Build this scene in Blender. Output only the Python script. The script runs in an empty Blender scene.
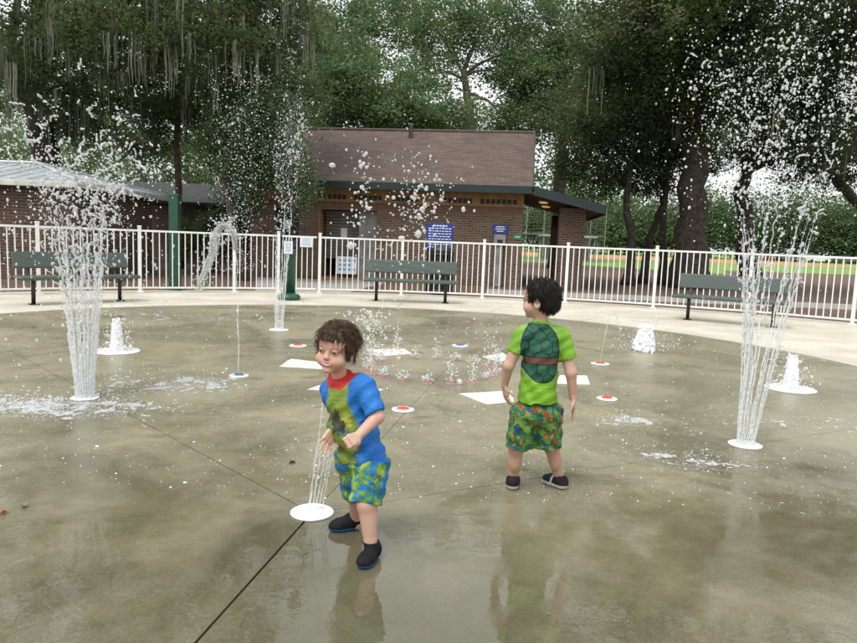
import bpy, bmesh, math, random
import numpy as np
from mathutils import Matrix, Vector

# ---------------------------------------------------------------- camera, sky, sun, exposure
sc = bpy.context.scene
col = sc.collection
F_PX, CAM_H = 690.0, 1.25
PITCH, ROLL = math.radians(6.65), math.radians(2.2)
cam_d = bpy.data.cameras.new('camera')
cam = bpy.data.objects.new('camera', cam_d); col.objects.link(cam)
cam_d.sensor_fit = 'HORIZONTAL'; cam_d.sensor_width = 36.0
cam_d.lens = F_PX / 857.0 * 36.0
cam_d.clip_start = 0.05; cam_d.clip_end = 2000
CAM_R = Matrix.Rotation(math.pi/2 - PITCH, 4, 'X') @ Matrix.Rotation(ROLL, 4, 'Z')
cam.matrix_world = Matrix.Translation((0, 0, CAM_H)) @ CAM_R
sc.camera = cam

world = bpy.data.worlds.new('World'); sc.world = world; world.use_nodes = True
nt = world.node_tree; nt.nodes.clear()
SUN_EL, SUN_AZ = math.radians(62), math.radians(215)     # azimuth from +Y, clockwise
sky = nt.nodes.new('ShaderNodeTexSky'); sky.sky_type = 'NISHITA'; sky.sun_disc = False
sky.sun_elevation = SUN_EL; sky.sun_rotation = SUN_AZ
sky.air_density = 1.0; sky.dust_density = 6.0; sky.ozone_density = 1.0
hs = nt.nodes.new('ShaderNodeHueSaturation'); hs.inputs['Saturation'].default_value = 0.12
ov = nt.nodes.new('ShaderNodeMix'); ov.data_type = 'RGBA'      # even overcast layer over the blue
ov.inputs[0].default_value = 0.6
ov.inputs[7].default_value = (9.0, 9.25, 9.5, 1)
bg = nt.nodes.new('ShaderNodeBackground'); bg.inputs['Strength'].default_value = 0.13
wo = nt.nodes.new('ShaderNodeOutputWorld')
nt.links.new(sky.outputs[0], hs.inputs['Color']); nt.links.new(hs.outputs[0], ov.inputs[6])
nt.links.new(ov.outputs[2], bg.inputs['Color']); nt.links.new(bg.outputs[0], wo.inputs[0])

sun_d = bpy.data.lights.new('sun', 'SUN'); sun_d.energy = 1.2; sun_d.angle = math.radians(25)
sun_d.color = (1.0, 0.97, 0.92)
sun = bpy.data.objects.new('sun', sun_d); col.objects.link(sun)
sdir = Vector((math.sin(SUN_AZ)*math.cos(SUN_EL), math.cos(SUN_AZ)*math.cos(SUN_EL), math.sin(SUN_EL)))
sun.rotation_euler = (-sdir).to_track_quat('-Z', 'Y').to_euler()
sun.location = sdir*30

sc.view_settings.view_transform = 'Standard'; sc.view_settings.look = 'None'
sc.view_settings.exposure = 0.52; sc.view_settings.gamma = 1.0
sc.view_settings.use_curve_mapping = False
sc.cycles.max_bounces = 8; sc.cycles.transparent_max_bounces = 24
sc.cycles.diffuse_bounces = 3; sc.cycles.glossy_bounces = 3; sc.cycles.transmission_bounces = 5
sc.cycles.caustics_reflective = False; sc.cycles.caustics_refractive = False
sc.cycles.use_denoising = True

random.seed(7); RNG = np.random.default_rng(11)

# ---------------------------------------------------------------- pixel -> place
def ray(u, v):
    return CAM_R.to_3x3() @ Vector(((u-428.5)/F_PX, -(v-321.5)/F_PX, -1.0))
def G(u, v, z=0.0):
    d = ray(u, v); t = (z-CAM_H)/d.z
    return Vector((0, 0, CAM_H)) + d*t
def at(u, v, Y):
    d = ray(u, v)
    return Vector((0, 0, CAM_H)) + d*(Y/d.y)

# ---------------------------------------------------------------- object helpers
def tag(o, label=None, cat=None, group=None, kind=None):
    if label: o['label'] = label
    if cat: o['category'] = cat
    if group: o['group'] = group
    if kind: o['kind'] = kind
    return o
def thing(name, label, cat, loc=(0, 0, 0), group=None):
    o = bpy.data.objects.new(name, None); col.objects.link(o)
    o.location = loc; o.empty_display_size = 0.2
    return tag(o, label, cat, group)
def link(name, me, parent=None, loc=(0, 0, 0), rot=None):
    o = bpy.data.objects.new(name, me); col.objects.link(o)
    o.location = loc
    if rot is not None: o.rotation_euler = rot
    if parent is not None: o.parent = parent
    return o
def world_loc(p):
    l = Vector((0, 0, 0))
    while p is not None:
        l = l + p.location; p = p.parent
    return l

class MB:
    """collects shapes in world coordinates; build() links them as one mesh object"""
    def __init__(s): s.v = []; s.f = []; s.n = 0
    def add(s, verts, faces):
        o = s.n; s.v.extend(tuple(p) for p in verts); s.n += len(verts)
        s.f.extend(tuple(i+o for i in f) for f in faces); return s
    def box(s, c, size, rz=0.0, M=None):
        x, y, z = size[0]/2, size[1]/2, size[2]/2
        R = M if M is not None else Matrix.Rotation(rz, 3, 'Z')
        c = Vector(c)
        P = [c + R @ Vector((a*x, b*y, d*z)) for a in (-1, 1) for b in (-1, 1) for d in (-1, 1)]
        return s.add(P, [(0,1,3,2),(4,6,7,5),(0,4,5,1),(2,3,7,6),(0,2,6,4),(1,5,7,3)])
    def bevbox(s, c, size, b=0.01, rz=0.0, M=None):
        bm = bmesh.new(); bmesh.ops.create_cube(bm, size=1.0)
        for v in bm.verts: v.co = Vector((v.co.x*size[0], v.co.y*size[1], v.co.z*size[2]))
        bmesh.ops.bevel(bm, geom=list(bm.edges), offset=b, segments=2, affect='EDGES', profile=0.5)
        R = M if M is not None else Matrix.Rotation(rz, 3, 'Z'); c = Vector(c)
        bm.verts.index_update()
        P = [c + R @ v.co for v in bm.verts]; Fs = [[v.index for v in f.verts] for f in bm.faces]
        bm.free(); return s.add(P, Fs)
    def tube(s, pts, radii, n=8, cap=True):
        pts = [Vector(p) for p in pts]
        if not hasattr(radii, '__len__'): radii = [radii]*len(pts)
        rings = []; ref = None
        for i, p in enumerate(pts):
            d = (pts[min(i+1, len(pts)-1)] - pts[max(i-1, 0)]).normalized()
            if ref is None: ref = Vector((1, 0, 0)) if abs(d.x) < 0.8 else Vector((0, 1, 0))
            a = (ref - d*ref.dot(d)).normalized(); b = d.cross(a); ref = a
            rings.append([p + (a*math.cos(q)+b*math.sin(q))*radii[i] for q in [2*math.pi*k/n for k in range(n)]])
        V = [p for r in rings for p in r]; Fs = []
        for i in range(len(pts)-1):
            for k in range(n):
                Fs.append((i*n+k, i*n+(k+1) % n, (i+1)*n+(k+1) % n, (i+1)*n+k))
        if cap:
            Fs.append(tuple(range(n-1, -1, -1))); Fs.append(tuple((len(pts)-1)*n+k for k in range(n)))
        return s.add(V, Fs)
    def lathe(s, c, prof, n=24, cap=True):
        c = Vector(c); V = []; Fs = []
        for (r, z) in prof:
            for k in range(n):
                q = 2*math.pi*k/n; V.append(c+Vector((r*math.cos(q), r*math.sin(q), z)))
        for i in range(len(prof)-1):
            for k in range(n): Fs.append((i*n+k, i*n+(k+1) % n, (i+1)*n+(k+1) % n, (i+1)*n+k))
        if cap:
            Fs.append(tuple(range(n-1, -1, -1))); Fs.append(tuple((len(prof)-1)*n+k for k in range(n)))
        return s.add(V, Fs)
    def prism(s, poly, z0, z1):
        n = len(poly)
        V = [(p[0], p[1], z0) for p in poly]+[(p[0], p[1], z1) for p in poly]
        Fs = [tuple(range(n-1, -1, -1)), tuple(range(n, 2*n))]
        Fs += [(i, (i+1) % n, n+(i+1) % n, n+i) for i in range(n)]
        return s.add(V, Fs)
    def build(s, name, m, parent=None, smooth=False, base=None):
        off = world_loc(parent)
        loc = Vector((0, 0, 0))
        if base is not None: loc = Vector(base)-off; off = Vector(base)
        me = bpy.data.meshes.new(name)
        me.from_pydata([(p[0]-off.x, p[1]-off.y, p[2]-off.z) for p in s.v], [], s.f)
        me.materials.append(m)
        if smooth: me.polygons.foreach_set('use_smooth', [True]*len(me.polygons))
        me.update()
        return link(name, me, parent, loc)

def np_mesh(name, V, Q, m, parent=None, smooth=False, colors=None, base=None, sides=None):
    """V (n,3) world coordinates, Q (m,k) faces of one size"""
    off = world_loc(parent); loc = Vector((0, 0, 0))
    if base is not None: loc = Vector(base)-off; off = Vector(base)
    V = np.asarray(V, np.float32) - np.array(off, np.float32)
    Q = np.asarray(Q, np.int32)
    me = bpy.data.meshes.new(name); k = Q.shape[1]
    me.vertices.add(len(V)); me.vertices.foreach_set('co', V.ravel())
    me.loops.add(Q.size); me.loops.foreach_set('vertex_index', Q.ravel())
    me.polygons.add(len(Q)); me.polygons.foreach_set('loop_start', np.arange(0, Q.size, k, dtype=np.int32))
    me.polygons.foreach_set('loop_total', np.full(len(Q), k, np.int32))
    if smooth: me.polygons.foreach_set('use_smooth', np.ones(len(Q), bool))
    me.update(calc_edges=True)
    if colors is not None:
        at_ = me.color_attributes.new('Col', 'FLOAT_COLOR', 'POINT')
        c4 = np.ones((len(V), 4), np.float32); c4[:, :3] = colors
        at_.data.foreach_set('color', c4.ravel())
    me.materials.append(m)
    return link(name, me, parent, loc)

# ---------------------------------------------------------------- materials
def new_mat(name):
    m = bpy.data.materials.new(name); m.use_nodes = True
    n = m.node_tree.nodes; return m, n, m.node_tree.links, n['Principled BSDF']
def srgb(r, g, b):
    f = lambda c: (c/255/12.92) if c/255 <= 0.04045 else ((c/255+0.055)/1.055)**2.4
    return (f(r), f(g), f(b))
def pm(name, c1, c2=None, scale=6.0, rough=0.6, rvar=0.0, bump=0.0, bscale=40.0, metallic=0.0, coords='Object', spec=0.5, detail=6.0, lo=0.35, hi=0.65):
    """two-tone noise material with fine relief"""
    m, n, L, b = new_mat(name)
    tc = n.new('ShaderNodeTexCoord')
    src = tc.outputs['Object']
    if coords == 'World': src = n.new('ShaderNodeNewGeometry').outputs['Position']
    b.inputs['Roughness'].default_value = rough; b.inputs['Metallic'].default_value = metallic
    b.inputs['Specular IOR Level'].default_value = spec
    if c2 is None: c2 = tuple(x*0.8 for x in c1)
    no = n.new('ShaderNodeTexNoise'); no.inputs['Scale'].default_value = scale; no.inputs['Detail'].default_value = detail
    L.new(src, no.inputs['Vector'])
    r = n.new('ShaderNodeValToRGB'); r.color_ramp.elements[0].position = lo; r.color_ramp.elements[1].position = hi
    r.color_ramp.elements[0].color = (*c2, 1); r.color_ramp.elements[1].color = (*c1, 1)
    L.new(no.outputs['Fac'], r.inputs['Fac']); L.new(r.outputs['Color'], b.inputs['Base Color'])
    if rvar:
        mr = n.new('ShaderNodeMapRange'); mr.inputs['To Min'].default_value = rough-rvar; mr.inputs['To Max'].default_value = rough+rvar
        L.new(no.outputs['Fac'], mr.inputs['Value']); L.new(mr.outputs[0], b.inputs['Roughness'])
    if bump:
        n2 = n.new('ShaderNodeTexNoise'); n2.inputs['Scale'].default_value = bscale; n2.inputs['Detail'].default_value = 4
        L.new(src, n2.inputs['Vector'])
        bp = n.new('ShaderNodeBump'); bp.inputs['Strength'].default_value = bump; bp.inputs['Distance'].default_value = 0.02
        L.new(n2.outputs['Fac'], bp.inputs['Height']); L.new(bp.outputs[0], b.inputs['Normal'])
    return m

def concrete_wet():
    m, n, L, b = new_mat('wet concrete')
    pos = n.new('ShaderNodeNewGeometry').outputs['Position']
    def noise(scale, det=5, rough=0.55, dist=0.0):
        x = n.new('ShaderNodeTexNoise'); x.inputs['Scale'].default_value = scale; x.inputs['Detail'].default_value = det
        x.inputs['Roughness'].default_value = rough; x.inputs['Distortion'].default_value = dist
        L.new(pos, x.inputs['Vector']); return x.outputs['Fac']
    def rng(src, a, b_, c, d):
        x = n.new('ShaderNodeMapRange'); x.inputs[1].default_value = a; x.inputs[2].default_value = b_
        x.inputs[3].default_value = c; x.inputs[4].default_value = d; L.new(src, x.inputs[0]); return x.outputs[0]
    def mix(f, a, c):
        x = n.new('ShaderNodeMix'); x.data_type = 'RGBA'
        if hasattr(f, 'links'): L.new(f, x.inputs[0])
        else: x.inputs[0].default_value = f
        for s, val in ((6, a), (7, c)):
            if hasattr(val, 'links'): L.new(val, x.inputs[s])
            else: x.inputs[s].default_value = (*val, 1)
        return x.outputs[2]
    sx = n.new('ShaderNodeSeparateXYZ'); L.new(pos, sx.inputs[0])
    low = rng(sx.outputs[1], 2.2, 4.2, 0.17, -0.09)                     # raises both masks towards the camera, so the colour is darker and smoother there
    ad = n.new('ShaderNodeMath'); ad.operation = 'ADD'; L.new(noise(0.75, 7, 0.62, 0.6), ad.inputs[0]); L.new(low, ad.inputs[1])
    film = rng(ad.outputs[0], 0.32, 0.68, 0, 1)                          # standing film of water
    pa = n.new('ShaderNodeMath'); pa.operation = 'ADD'; L.new(noise(1.5, 6, 0.55, 1.2), pa.inputs[0]); L.new(low, pa.inputs[1])
    pud = rng(pa.outputs[0], 0.46, 0.62, 0, 1)                          # deeper, still puddles with a clear edge
    stain = rng(noise(0.45, 8, 0.65, 0.3), 0.35, 0.65, 0, 1)
    grit = rng(noise(70, 3), 0.3, 0.75, 0, 1)
    mott = rng(noise(9, 6, 0.7), 0.35, 0.7, 0, 1)
    c = mix(stain, (0.170, 0.154, 0.080), (0.265, 0.243, 0.147))
    c = mix(mott, c, (0.305, 0.284, 0.185))
    mm = n.new('ShaderNodeMath'); mm.operation = 'MULTIPLY'; L.new(film, mm.inputs[0]); mm.inputs[1].default_value = 0.82
    c = mix(mm.outputs[0], c, (0.056, 0.050, 0.023))
    g = n.new('ShaderNodeMath'); g.operation = 'MULTIPLY'; L.new(grit, g.inputs[0]); L.new(rng(film, 0, 1, 0.36, 0.10), g.inputs[1])
    c = mix(g.outputs[0], c, (0.36, 0.335, 0.25))
    pm_ = n.new('ShaderNodeMath'); pm_.operation = 'MULTIPLY'; L.new(pud, pm_.inputs[0]); pm_.inputs[1].default_value = 0.15
    c = mix(pm_.outputs[0], c, (0.050, 0.046, 0.022))
    L.new(c, b.inputs['Base Color'])
    rm = n.new('ShaderNodeMix'); rm.data_type = 'FLOAT'; L.new(pud, rm.inputs[0]); L.new(rng(film, 0, 1, 0.36, 0.09), rm.inputs[2]); rm.inputs[3].default_value = 0.02
    L.new(rm.outputs[0], b.inputs['Roughness'])
    b.inputs['IOR'].default_value = 1.5; b.inputs['Specular IOR Level'].default_value = 0.6
    # relief: grains where the film is thin, small ripples where it stands
    rip = n.new('ShaderNodeTexNoise'); rip.inputs['Scale'].default_value = 16; rip.inputs['Detail'].default_value = 3
    L.new(pos, rip.inputs['Vector'])
    b1 = n.new('ShaderNodeBump'); b1.inputs['Distance'].default_value = 0.006
    L.new(noise(120, 3), b1.inputs['Height']); gs = n.new('ShaderNodeMix'); gs.data_type = 'FLOAT'; L.new(pud, gs.inputs[0]); L.new(rng(film, 0, 1, 0.6, 0.16), gs.inputs[2]); gs.inputs[3].default_value = 0.0; L.new(gs.outputs[0], b1.inputs['Strength'])
    b2 = n.new('ShaderNodeBump'); b2.inputs['Distance'].default_value = 0.012; b2.inputs['Strength'].default_value = 0.05
    L.new(rip.outputs['Fac'], b2.inputs['Height']); L.new(b1.outputs[0], b2.inputs['Normal'])
    L.new(b2.outputs[0], b.inputs['Normal'])
    return m

def brick_mat(name, c1, c2, mortar, scale=1.0):
    m, n, L, b = new_mat(name)
    tc = n.new('ShaderNodeTexCoord'); sep = n.new('ShaderNodeSeparateXYZ'); L.new(tc.outputs['Object'], sep.inputs[0])
    ad = n.new('ShaderNodeMath'); ad.operation = 'ADD'; L.new(sep.outputs[0], ad.inputs[0]); L.new(sep.outputs[1], ad.inputs[1])
    cb = n.new('ShaderNodeCombineXYZ'); L.new(ad.outputs[0], cb.inputs[0]); L.new(sep.outputs[2], cb.inputs[1])
    br = n.new('ShaderNodeTexBrick'); L.new(cb.outputs[0], br.inputs['Vector'])
    br.inputs['Color1'].default_value = (*c1, 1); br.inputs['Color2'].default_value = (*c2, 1); br.inputs['Mortar'].default_value = (*mortar, 1)
    br.inputs['Scale'].default_value = scale; br.inputs['Brick Width'].default_value = 0.215; br.inputs['Row Height'].default_value = 0.072
    br.inputs['Mortar Size'].default_value = 0.009; br.inputs['Mortar Smooth'].default_value = 0.2
    no = n.new('ShaderNodeTexNoise'); no.inputs['Scale'].default_value = 1.5; no.inputs['Detail'].default_value = 6
    L.new(tc.outputs['Object'], no.inputs['Vector'])
    mx = n.new('ShaderNodeMix'); mx.data_type = 'RGBA'; mx.blend_type = 'MULTIPLY'; mx.inputs[0].default_value = 0.6
    r = n.new('ShaderNodeValToRGB'); r.color_ramp.elements[0].position = 0.3; r.color_ramp.elements[0].color = (0.6, 0.58, 0.55, 1)
    r.color_ramp.elements[1].position = 0.7; r.color_ramp.elements[1].color = (1.15, 1.1, 1.05, 1)
    L.new(no.outputs['Fac'], r.inputs[0]); L.new(br.outputs['Color'], mx.inputs[6]); L.new(r.outputs[0], mx.inputs[7])
    L.new(mx.outputs[2], b.inputs['Base Color']); b.inputs['Roughness'].default_value = 0.85
    bp = n.new('ShaderNodeBump'); bp.inputs['Strength'].default_value = 0.6; bp.inputs['Distance'].default_value = 0.01; bp.invert = True
    L.new(br.outputs['Fac'], bp.inputs['Height']); L.new(bp.outputs[0], b.inputs['Normal'])
    return m

def shingle_mat(name, c1, c2):
    m, n, L, b = new_mat(name)
    tc = n.new('ShaderNodeTexCoord')
    br = n.new('ShaderNodeTexBrick'); L.new(tc.outputs['Object'], br.inputs['Vector'])
    br.inputs['Color1'].default_value = (*c1, 1); br.inputs['Color2'].default_value = (*c2, 1)
    br.inputs['Mortar'].default_value = tuple(0.72*x for x in c2)+(1,)
    br.inputs['Scale'].default_value = 1; br.inputs['Brick Width'].default_value = 0.3; br.inputs['Row Height'].default_value = 0.125
    br.inputs['Mortar Size'].default_value = 0.008
    no = n.new('ShaderNodeTexNoise'); no.inputs['Scale'].default_value = 0.9; no.inputs['Detail'].default_value = 9; no.inputs['Roughness'].default_value = 0.7
    L.new(tc.outputs['Object'], no.inputs['Vector'])
    r = n.new('ShaderNodeValToRGB'); r.color_ramp.elements[0].position = 0.3; r.color_ramp.elements[0].color = (0.62, 0.6, 0.6, 1)
    r.color_ramp.elements[1].position = 0.72; r.color_ramp.elements[1].color = (1.2, 1.15, 1.1, 1)
    mx = n.new('ShaderNodeMix'); mx.data_type = 'RGBA'; mx.blend_type = 'MULTIPLY'; mx.inputs[0].default_value = 0.85
    L.new(no.outputs['Fac'], r.inputs[0]); L.new(br.outputs['Color'], mx.inputs[6]); L.new(r.outputs[0], mx.inputs[7])
    L.new(mx.outputs[2], b.inputs['Base Color']); b.inputs['Roughness'].default_value = 0.9
    bp = n.new('ShaderNodeBump'); bp.inputs['Strength'].default_value = 0.7; bp.inputs['Distance'].default_value = 0.015; bp.invert = True
    L.new(br.outputs['Fac'], bp.inputs['Height']); L.new(bp.outputs[0], b.inputs['Normal'])
    return m

def leaf_mat(name, dark, mid, light, transl=0.35):
    m, n, L, b = new_mat(name)
    ge = n.new('ShaderNodeNewGeometry')
    no = n.new('ShaderNodeTexNoise'); no.inputs['Scale'].default_value = 0.55; no.inputs['Detail'].default_value = 3
    L.new(ge.outputs['Position'], no.inputs['Vector'])
    a = n.new('ShaderNodeMath'); a.operation = 'MULTIPLY_ADD'; L.new(ge.outputs['Random Per Island'], a.inputs[0]); a.inputs[1].default_value = 0.55
    s_ = n.new('ShaderNodeMath'); s_.operation = 'MULTIPLY_ADD'; L.new(no.outputs['Fac'], s_.inputs[0]); s_.inputs[1].default_value = 1.3; s_.inputs[2].default_value = -0.42
    L.new(s_.outputs[0], a.inputs[2])
    r = n.new('ShaderNodeValToRGB'); e = r.color_ramp.elements
    e[0].position = 0.1; e[0].color = (*dark, 1); e[1].position = 0.9; e[1].color = (*light, 1)
    k = e.new(0.5); k.color = (*mid, 1)
    L.new(a.outputs[0], r.inputs[0]); L.new(r.outputs[0], b.inputs['Base Color'])
    b.inputs['Roughness'].default_value = 0.5; b.inputs['Specular IOR Level'].default_value = 0.35
    tr = n.new('ShaderNodeBsdfTranslucent'); L.new(r.outputs[0], tr.inputs['Color'])
    ms = n.new('ShaderNodeMixShader'); ms.inputs[0].default_value = transl
    L.new(b.outputs[0], ms.inputs[1]); L.new(tr.outputs[0], ms.inputs[2])
    L.new(ms.outputs[0], n['Material Output'].inputs['Surface'])
    return m

def water_mat(name, white, transp, rough=0.15, trans=0.3):
    m, n, L, b = new_mat(name)
    ge = n.new('ShaderNodeNewGeometry')
    no = n.new('ShaderNodeTexNoise'); no.inputs['Scale'].default_value = 35; no.inputs['Detail'].default_value = 4
    L.new(ge.outputs['Position'], no.inputs['Vector'])
    b.inputs['Base Color'].default_value = (*white, 1); b.inputs['Roughness'].default_value = rough
    b.inputs['IOR'].default_value = 1.33; b.inputs['Transmission Weight'].default_value = trans
    bp = n.new('ShaderNodeBump'); bp.inputs['Strength'].default_value = 0.5; bp.inputs['Distance'].default_value = 0.01
    L.new(no.outputs['Fac'], bp.inputs['Height']); L.new(bp.outputs[0], b.inputs['Normal'])
    if transp > 0:
        tp = n.new('ShaderNodeBsdfTransparent'); ms = n.new('ShaderNodeMixShader')
        mr = n.new('ShaderNodeMapRange'); mr.inputs[1].default_value = 0.3; mr.inputs[2].default_value = 0.7
        mr.inputs[3].default_value = min(1, transp*1.6); mr.inputs[4].default_value = transp*0.4
        L.new(no.outputs['Fac'], mr.inputs[0]); L.new(mr.outputs[0], ms.inputs[0])
        L.new(b.outputs[0], ms.inputs[1]); L.new(tp.outputs[0], ms.inputs[2]); L.new(ms.outputs[0], n['Material Output'].inputs['Surface'])
    return m

def vc_mat(name, rough=0.7, bump=0.15, bscale=300, sss=0.0, spec=0.4, folds=0.0):
    """colour from the print on the mesh, with a weave or pore relief"""
    m, n, L, b = new_mat(name)
    ca = n.new('ShaderNodeVertexColor'); ca.layer_name = 'Col'
    tc = n.new('ShaderNodeTexCoord')
    no = n.new('ShaderNodeTexNoise'); no.inputs['Scale'].default_value = bscale; no.inputs['Detail'].default_value = 3
    L.new(tc.outputs['Object'], no.inputs['Vector'])
    mx = n.new('ShaderNodeMix'); mx.data_type = 'RGBA'; mx.blend_type = 'MULTIPLY'; mx.inputs[0].default_value = 0.35
    r = n.new('ShaderNodeValToRGB'); r.color_ramp.elements[0].color = (0.7, 0.7, 0.7, 1); r.color_ramp.elements[1].color = (1.2, 1.2, 1.2, 1)
    L.new(no.outputs['Fac'], r.inputs[0]); L.new(ca.outputs[0], mx.inputs[6]); L.new(r.outputs[0], mx.inputs[7])
    L.new(mx.outputs[2], b.inputs['Base Color']); b.inputs['Roughness'].default_value = rough
    b.inputs['Specular IOR Level'].default_value = spec
    if sss:
        b.inputs['Subsurface Weight'].default_value = sss; b.inputs['Subsurface Radius'].default_value = (0.012, 0.005, 0.003)
        b.inputs['Subsurface Scale'].default_value = 0.6
    bp = n.new('ShaderNodeBump'); bp.inputs['Strength'].default_value = bump; bp.inputs['Distance'].default_value = 0.002
    L.new(no.outputs['Fac'], bp.inputs['Height']); L.new(bp.outputs[0], b.inputs['Normal'])
    if folds:
        mp = n.new('ShaderNodeMapping'); mp.inputs['Scale'].default_value = (22, 22, 34); mp.inputs['Rotation'].default_value = (0.3, 0.5, 0); L.new(tc.outputs['Object'], mp.inputs[0])
        n3 = n.new('ShaderNodeTexNoise'); n3.inputs['Scale'].default_value = 1; n3.inputs['Detail'].default_value = 3; n3.inputs['Distortion'].default_value = 1.6
        L.new(mp.outputs[0], n3.inputs['Vector']); b2 = n.new('ShaderNodeBump'); b2.inputs['Strength'].default_value = folds; b2.inputs['Distance'].default_value = 0.02
        L.new(n3.outputs['Fac'], b2.inputs['Height']); L.new(b2.outputs[0], bp.inputs['Normal'])
    return m

M = {}
M['wet'] = concrete_wet()
M['dry'] = pm('pale dry concrete', (0.56, 0.53, 0.44), (0.44, 0.41, 0.325), 1.3, 0.8, 0.08, 0.3, 90, coords='World', detail=9)
M['joint'] = pm('dark joint filler', (0.03, 0.028, 0.022), (0.015, 0.014, 0.012), 20, 0.8, coords='World')
M['mulch'] = pm('brown leaf mulch', (0.17, 0.105, 0.07), (0.055, 0.034, 0.024), 14, 0.95, 0, 0.9, 30, coords='World', detail=10)
M['walk'] = pm('grey sidewalk concrete', (0.34, 0.32, 0.29), (0.25, 0.235, 0.21), 2, 0.85, 0, 0.2, 60, coords='World')
M['grass'] = pm('mown field grass', (0.19, 0.30, 0.055), (0.12, 0.21, 0.04), 0.3, 0.9, 0, 0.5, 20, coords='World')
M['clay'] = pm('orange infield clay', (0.50, 0.20, 0.085), (0.42, 0.16, 0.07), 0.5, 0.9, coords='World')
M['terra'] = pm('terracotta porch floor', (0.44, 0.20, 0.09), (0.34, 0.15, 0.07), 3, 0.7, coords='World')
M['fence'] = pm('white powder coated aluminium', (0.80, 0.80, 0.78), (0.70, 0.70, 0.67), 5, 0.4, 0.05)
M['brick'] = brick_mat('tan brown brick', srgb(108, 86, 70), srgb(82, 63, 51), srgb(126, 115, 102))
M['brick_red'] = brick_mat('red brown brick', srgb(90, 66, 55), srgb(68, 49, 41), srgb(112, 101, 92))
M['shingle'] = shingle_mat('brown roof shingles', srgb(104, 89, 81), srgb(86, 73, 66))
M['shingle_grey'] = shingle_mat('grey roof shingles', srgb(62, 66, 66), srgb(50, 54, 54))
M['teal'] = pm('dark teal fascia paint', (0.006, 0.018, 0.019), (0.004, 0.013, 0.014), 3, 0.5)
M['ochre'] = pm('ochre painted boards', srgb(140, 106, 64), srgb(114, 85, 52), 4, 0.7)
M['vent'] = pm('dark louvre', (0.012, 0.012, 0.011), (0.008, 0.008, 0.008), 10, 0.7)
M['soffit'] = pm('brown wood soffit', srgb(120, 92, 66), srgb(86, 64, 46), 5, 0.7, 0, 0.2, 30)
M['rollup'] = pm('grey roll-up door', srgb(120, 114, 106), srgb(98, 92, 86), 3, 0.5, 0.05)
M['grey_paint'] = pm('grey painted metal', srgb(138, 138, 136), srgb(112, 112, 110), 4, 0.5, 0.05)
M['green_paint'] = pm('dark green paint', (0.010, 0.070, 0.040), (0.008, 0.052, 0.031), 8, 0.35, 0.08)
M['green_door'] = pm('blackish green door paint', (0.010, 0.024, 0.020), (0.007, 0.017, 0.014), 5, 0.5)
M['metal_roof'] = pm('galvanised metal roof', srgb(182, 188, 190), srgb(150, 157, 160), 1.2, 0.42, 0.08, metallic=0.15)
M['fascia_w'] = pm('off white gutter paint', srgb(205, 205, 198), srgb(170, 170, 160), 4, 0.6)
M['black'] = pm('black coated metal', (0.014, 0.014, 0.015), (0.009, 0.009, 0.009), 9, 0.45, 0.05)
M['blue_sign'] = pm('royal blue sign face', (0.012, 0.035, 0.24), (0.010, 0.028, 0.19), 5, 0.4)
M['white_sign'] = pm('white sign face', (0.75, 0.77, 0.80), (0.66, 0.69, 0.73), 7, 0.5)
M['print'] = pm('white lettering', (0.78, 0.80, 0.84), (0.7, 0.72, 0.76), 30, 0.5)
M['print_blue'] = pm('pale blue lettering', (0.20, 0.36, 0.55), (0.15, 0.28, 0.46), 30, 0.5)
M['sign_green'] = pm('green sign face', (0.015, 0.22, 0.07), (0.012, 0.17, 0.055), 8, 0.5)
M['plate'] = pm('white nozzle plate', (0.80, 0.81, 0.80), (0.68, 0.69, 0.68), 9, 0.3, 0.1)
M['paint_w'] = pm('white pad paint', (0.76, 0.75, 0.69), (0.60, 0.58, 0.50), 5, 0.4, 0.1, detail=9)
M['nozzle_red'] = pm('red nozzle cap', (0.62, 0.075, 0.045), (0.48, 0.06, 0.04), 20, 0.4)
M['nozzle_blue'] = pm('blue nozzle cap', (0.06, 0.12, 0.35), (0.05, 0.09, 0.28), 20, 0.4)
M['pink'] = pm('pink faded nozzle ring', (0.46, 0.21, 0.165), (0.34, 0.18, 0.14), 25, 0.45)
M['bark'] = pm('grey brown bark', (0.085, 0.068, 0.052), (0.030, 0.024, 0.019), 7, 0.95, 0, 1.0, 18, detail=9)
M['bark_red'] = pm('reddish pine bark', (0.13, 0.075, 0.05), (0.05, 0.03, 0.022), 8, 0.95, 0, 1.0, 20, detail=9)
M['bark_pale'] = pm('pale grey bark', (0.17, 0.155, 0.13), (0.075, 0.066, 0.055), 6, 0.95, 0, 0.8, 16, detail=9)
M['leaf_oak'] = leaf_mat('live oak leaves', (0.052, 0.072, 0.034), (0.108, 0.142, 0.058), (0.175, 0.215, 0.088), 0.55)
M['leaf_dark'] = leaf_mat('dark oak leaves', (0.030, 0.048, 0.024), (0.070, 0.102, 0.042), (0.170, 0.210, 0.070), 0.5)
M['leaf_mid'] = leaf_mat('mid green leaves', (0.046, 0.078, 0.036), (0.092, 0.148, 0.058), (0.160, 0.230, 0.085), 0.45)
M['leaf_light'] = leaf_mat('light green leaves', (0.070, 0.115, 0.052), (0.130, 0.200, 0.080), (0.205, 0.290, 0.115), 0.5)
M['moss'] = pm('grey green moss strands', (0.24, 0.245, 0.185), (0.13, 0.135, 0.095), 3, 0.95, coords='World')
M['drop'] = water_mat('airborne water drops', (0.93, 0.95, 0.97), 0.36, 0.08, 0.4)
M['stream'] = water_mat('aerated water stream', (0.92, 0.94, 0.96), 0.58, 0.2, 0.2)
M['clear'] = water_mat('clear curling water', (0.86, 0.89, 0.90), 0.55, 0.08, 0.5)
M['foam'] = water_mat('white foam', (0.90, 0.92, 0.94), 0.08, 0.5, 0.0)
M['mist'] = water_mat('fine falling spray', (0.88, 0.91, 0.94), 0.45, 0.3, 0.1)
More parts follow.
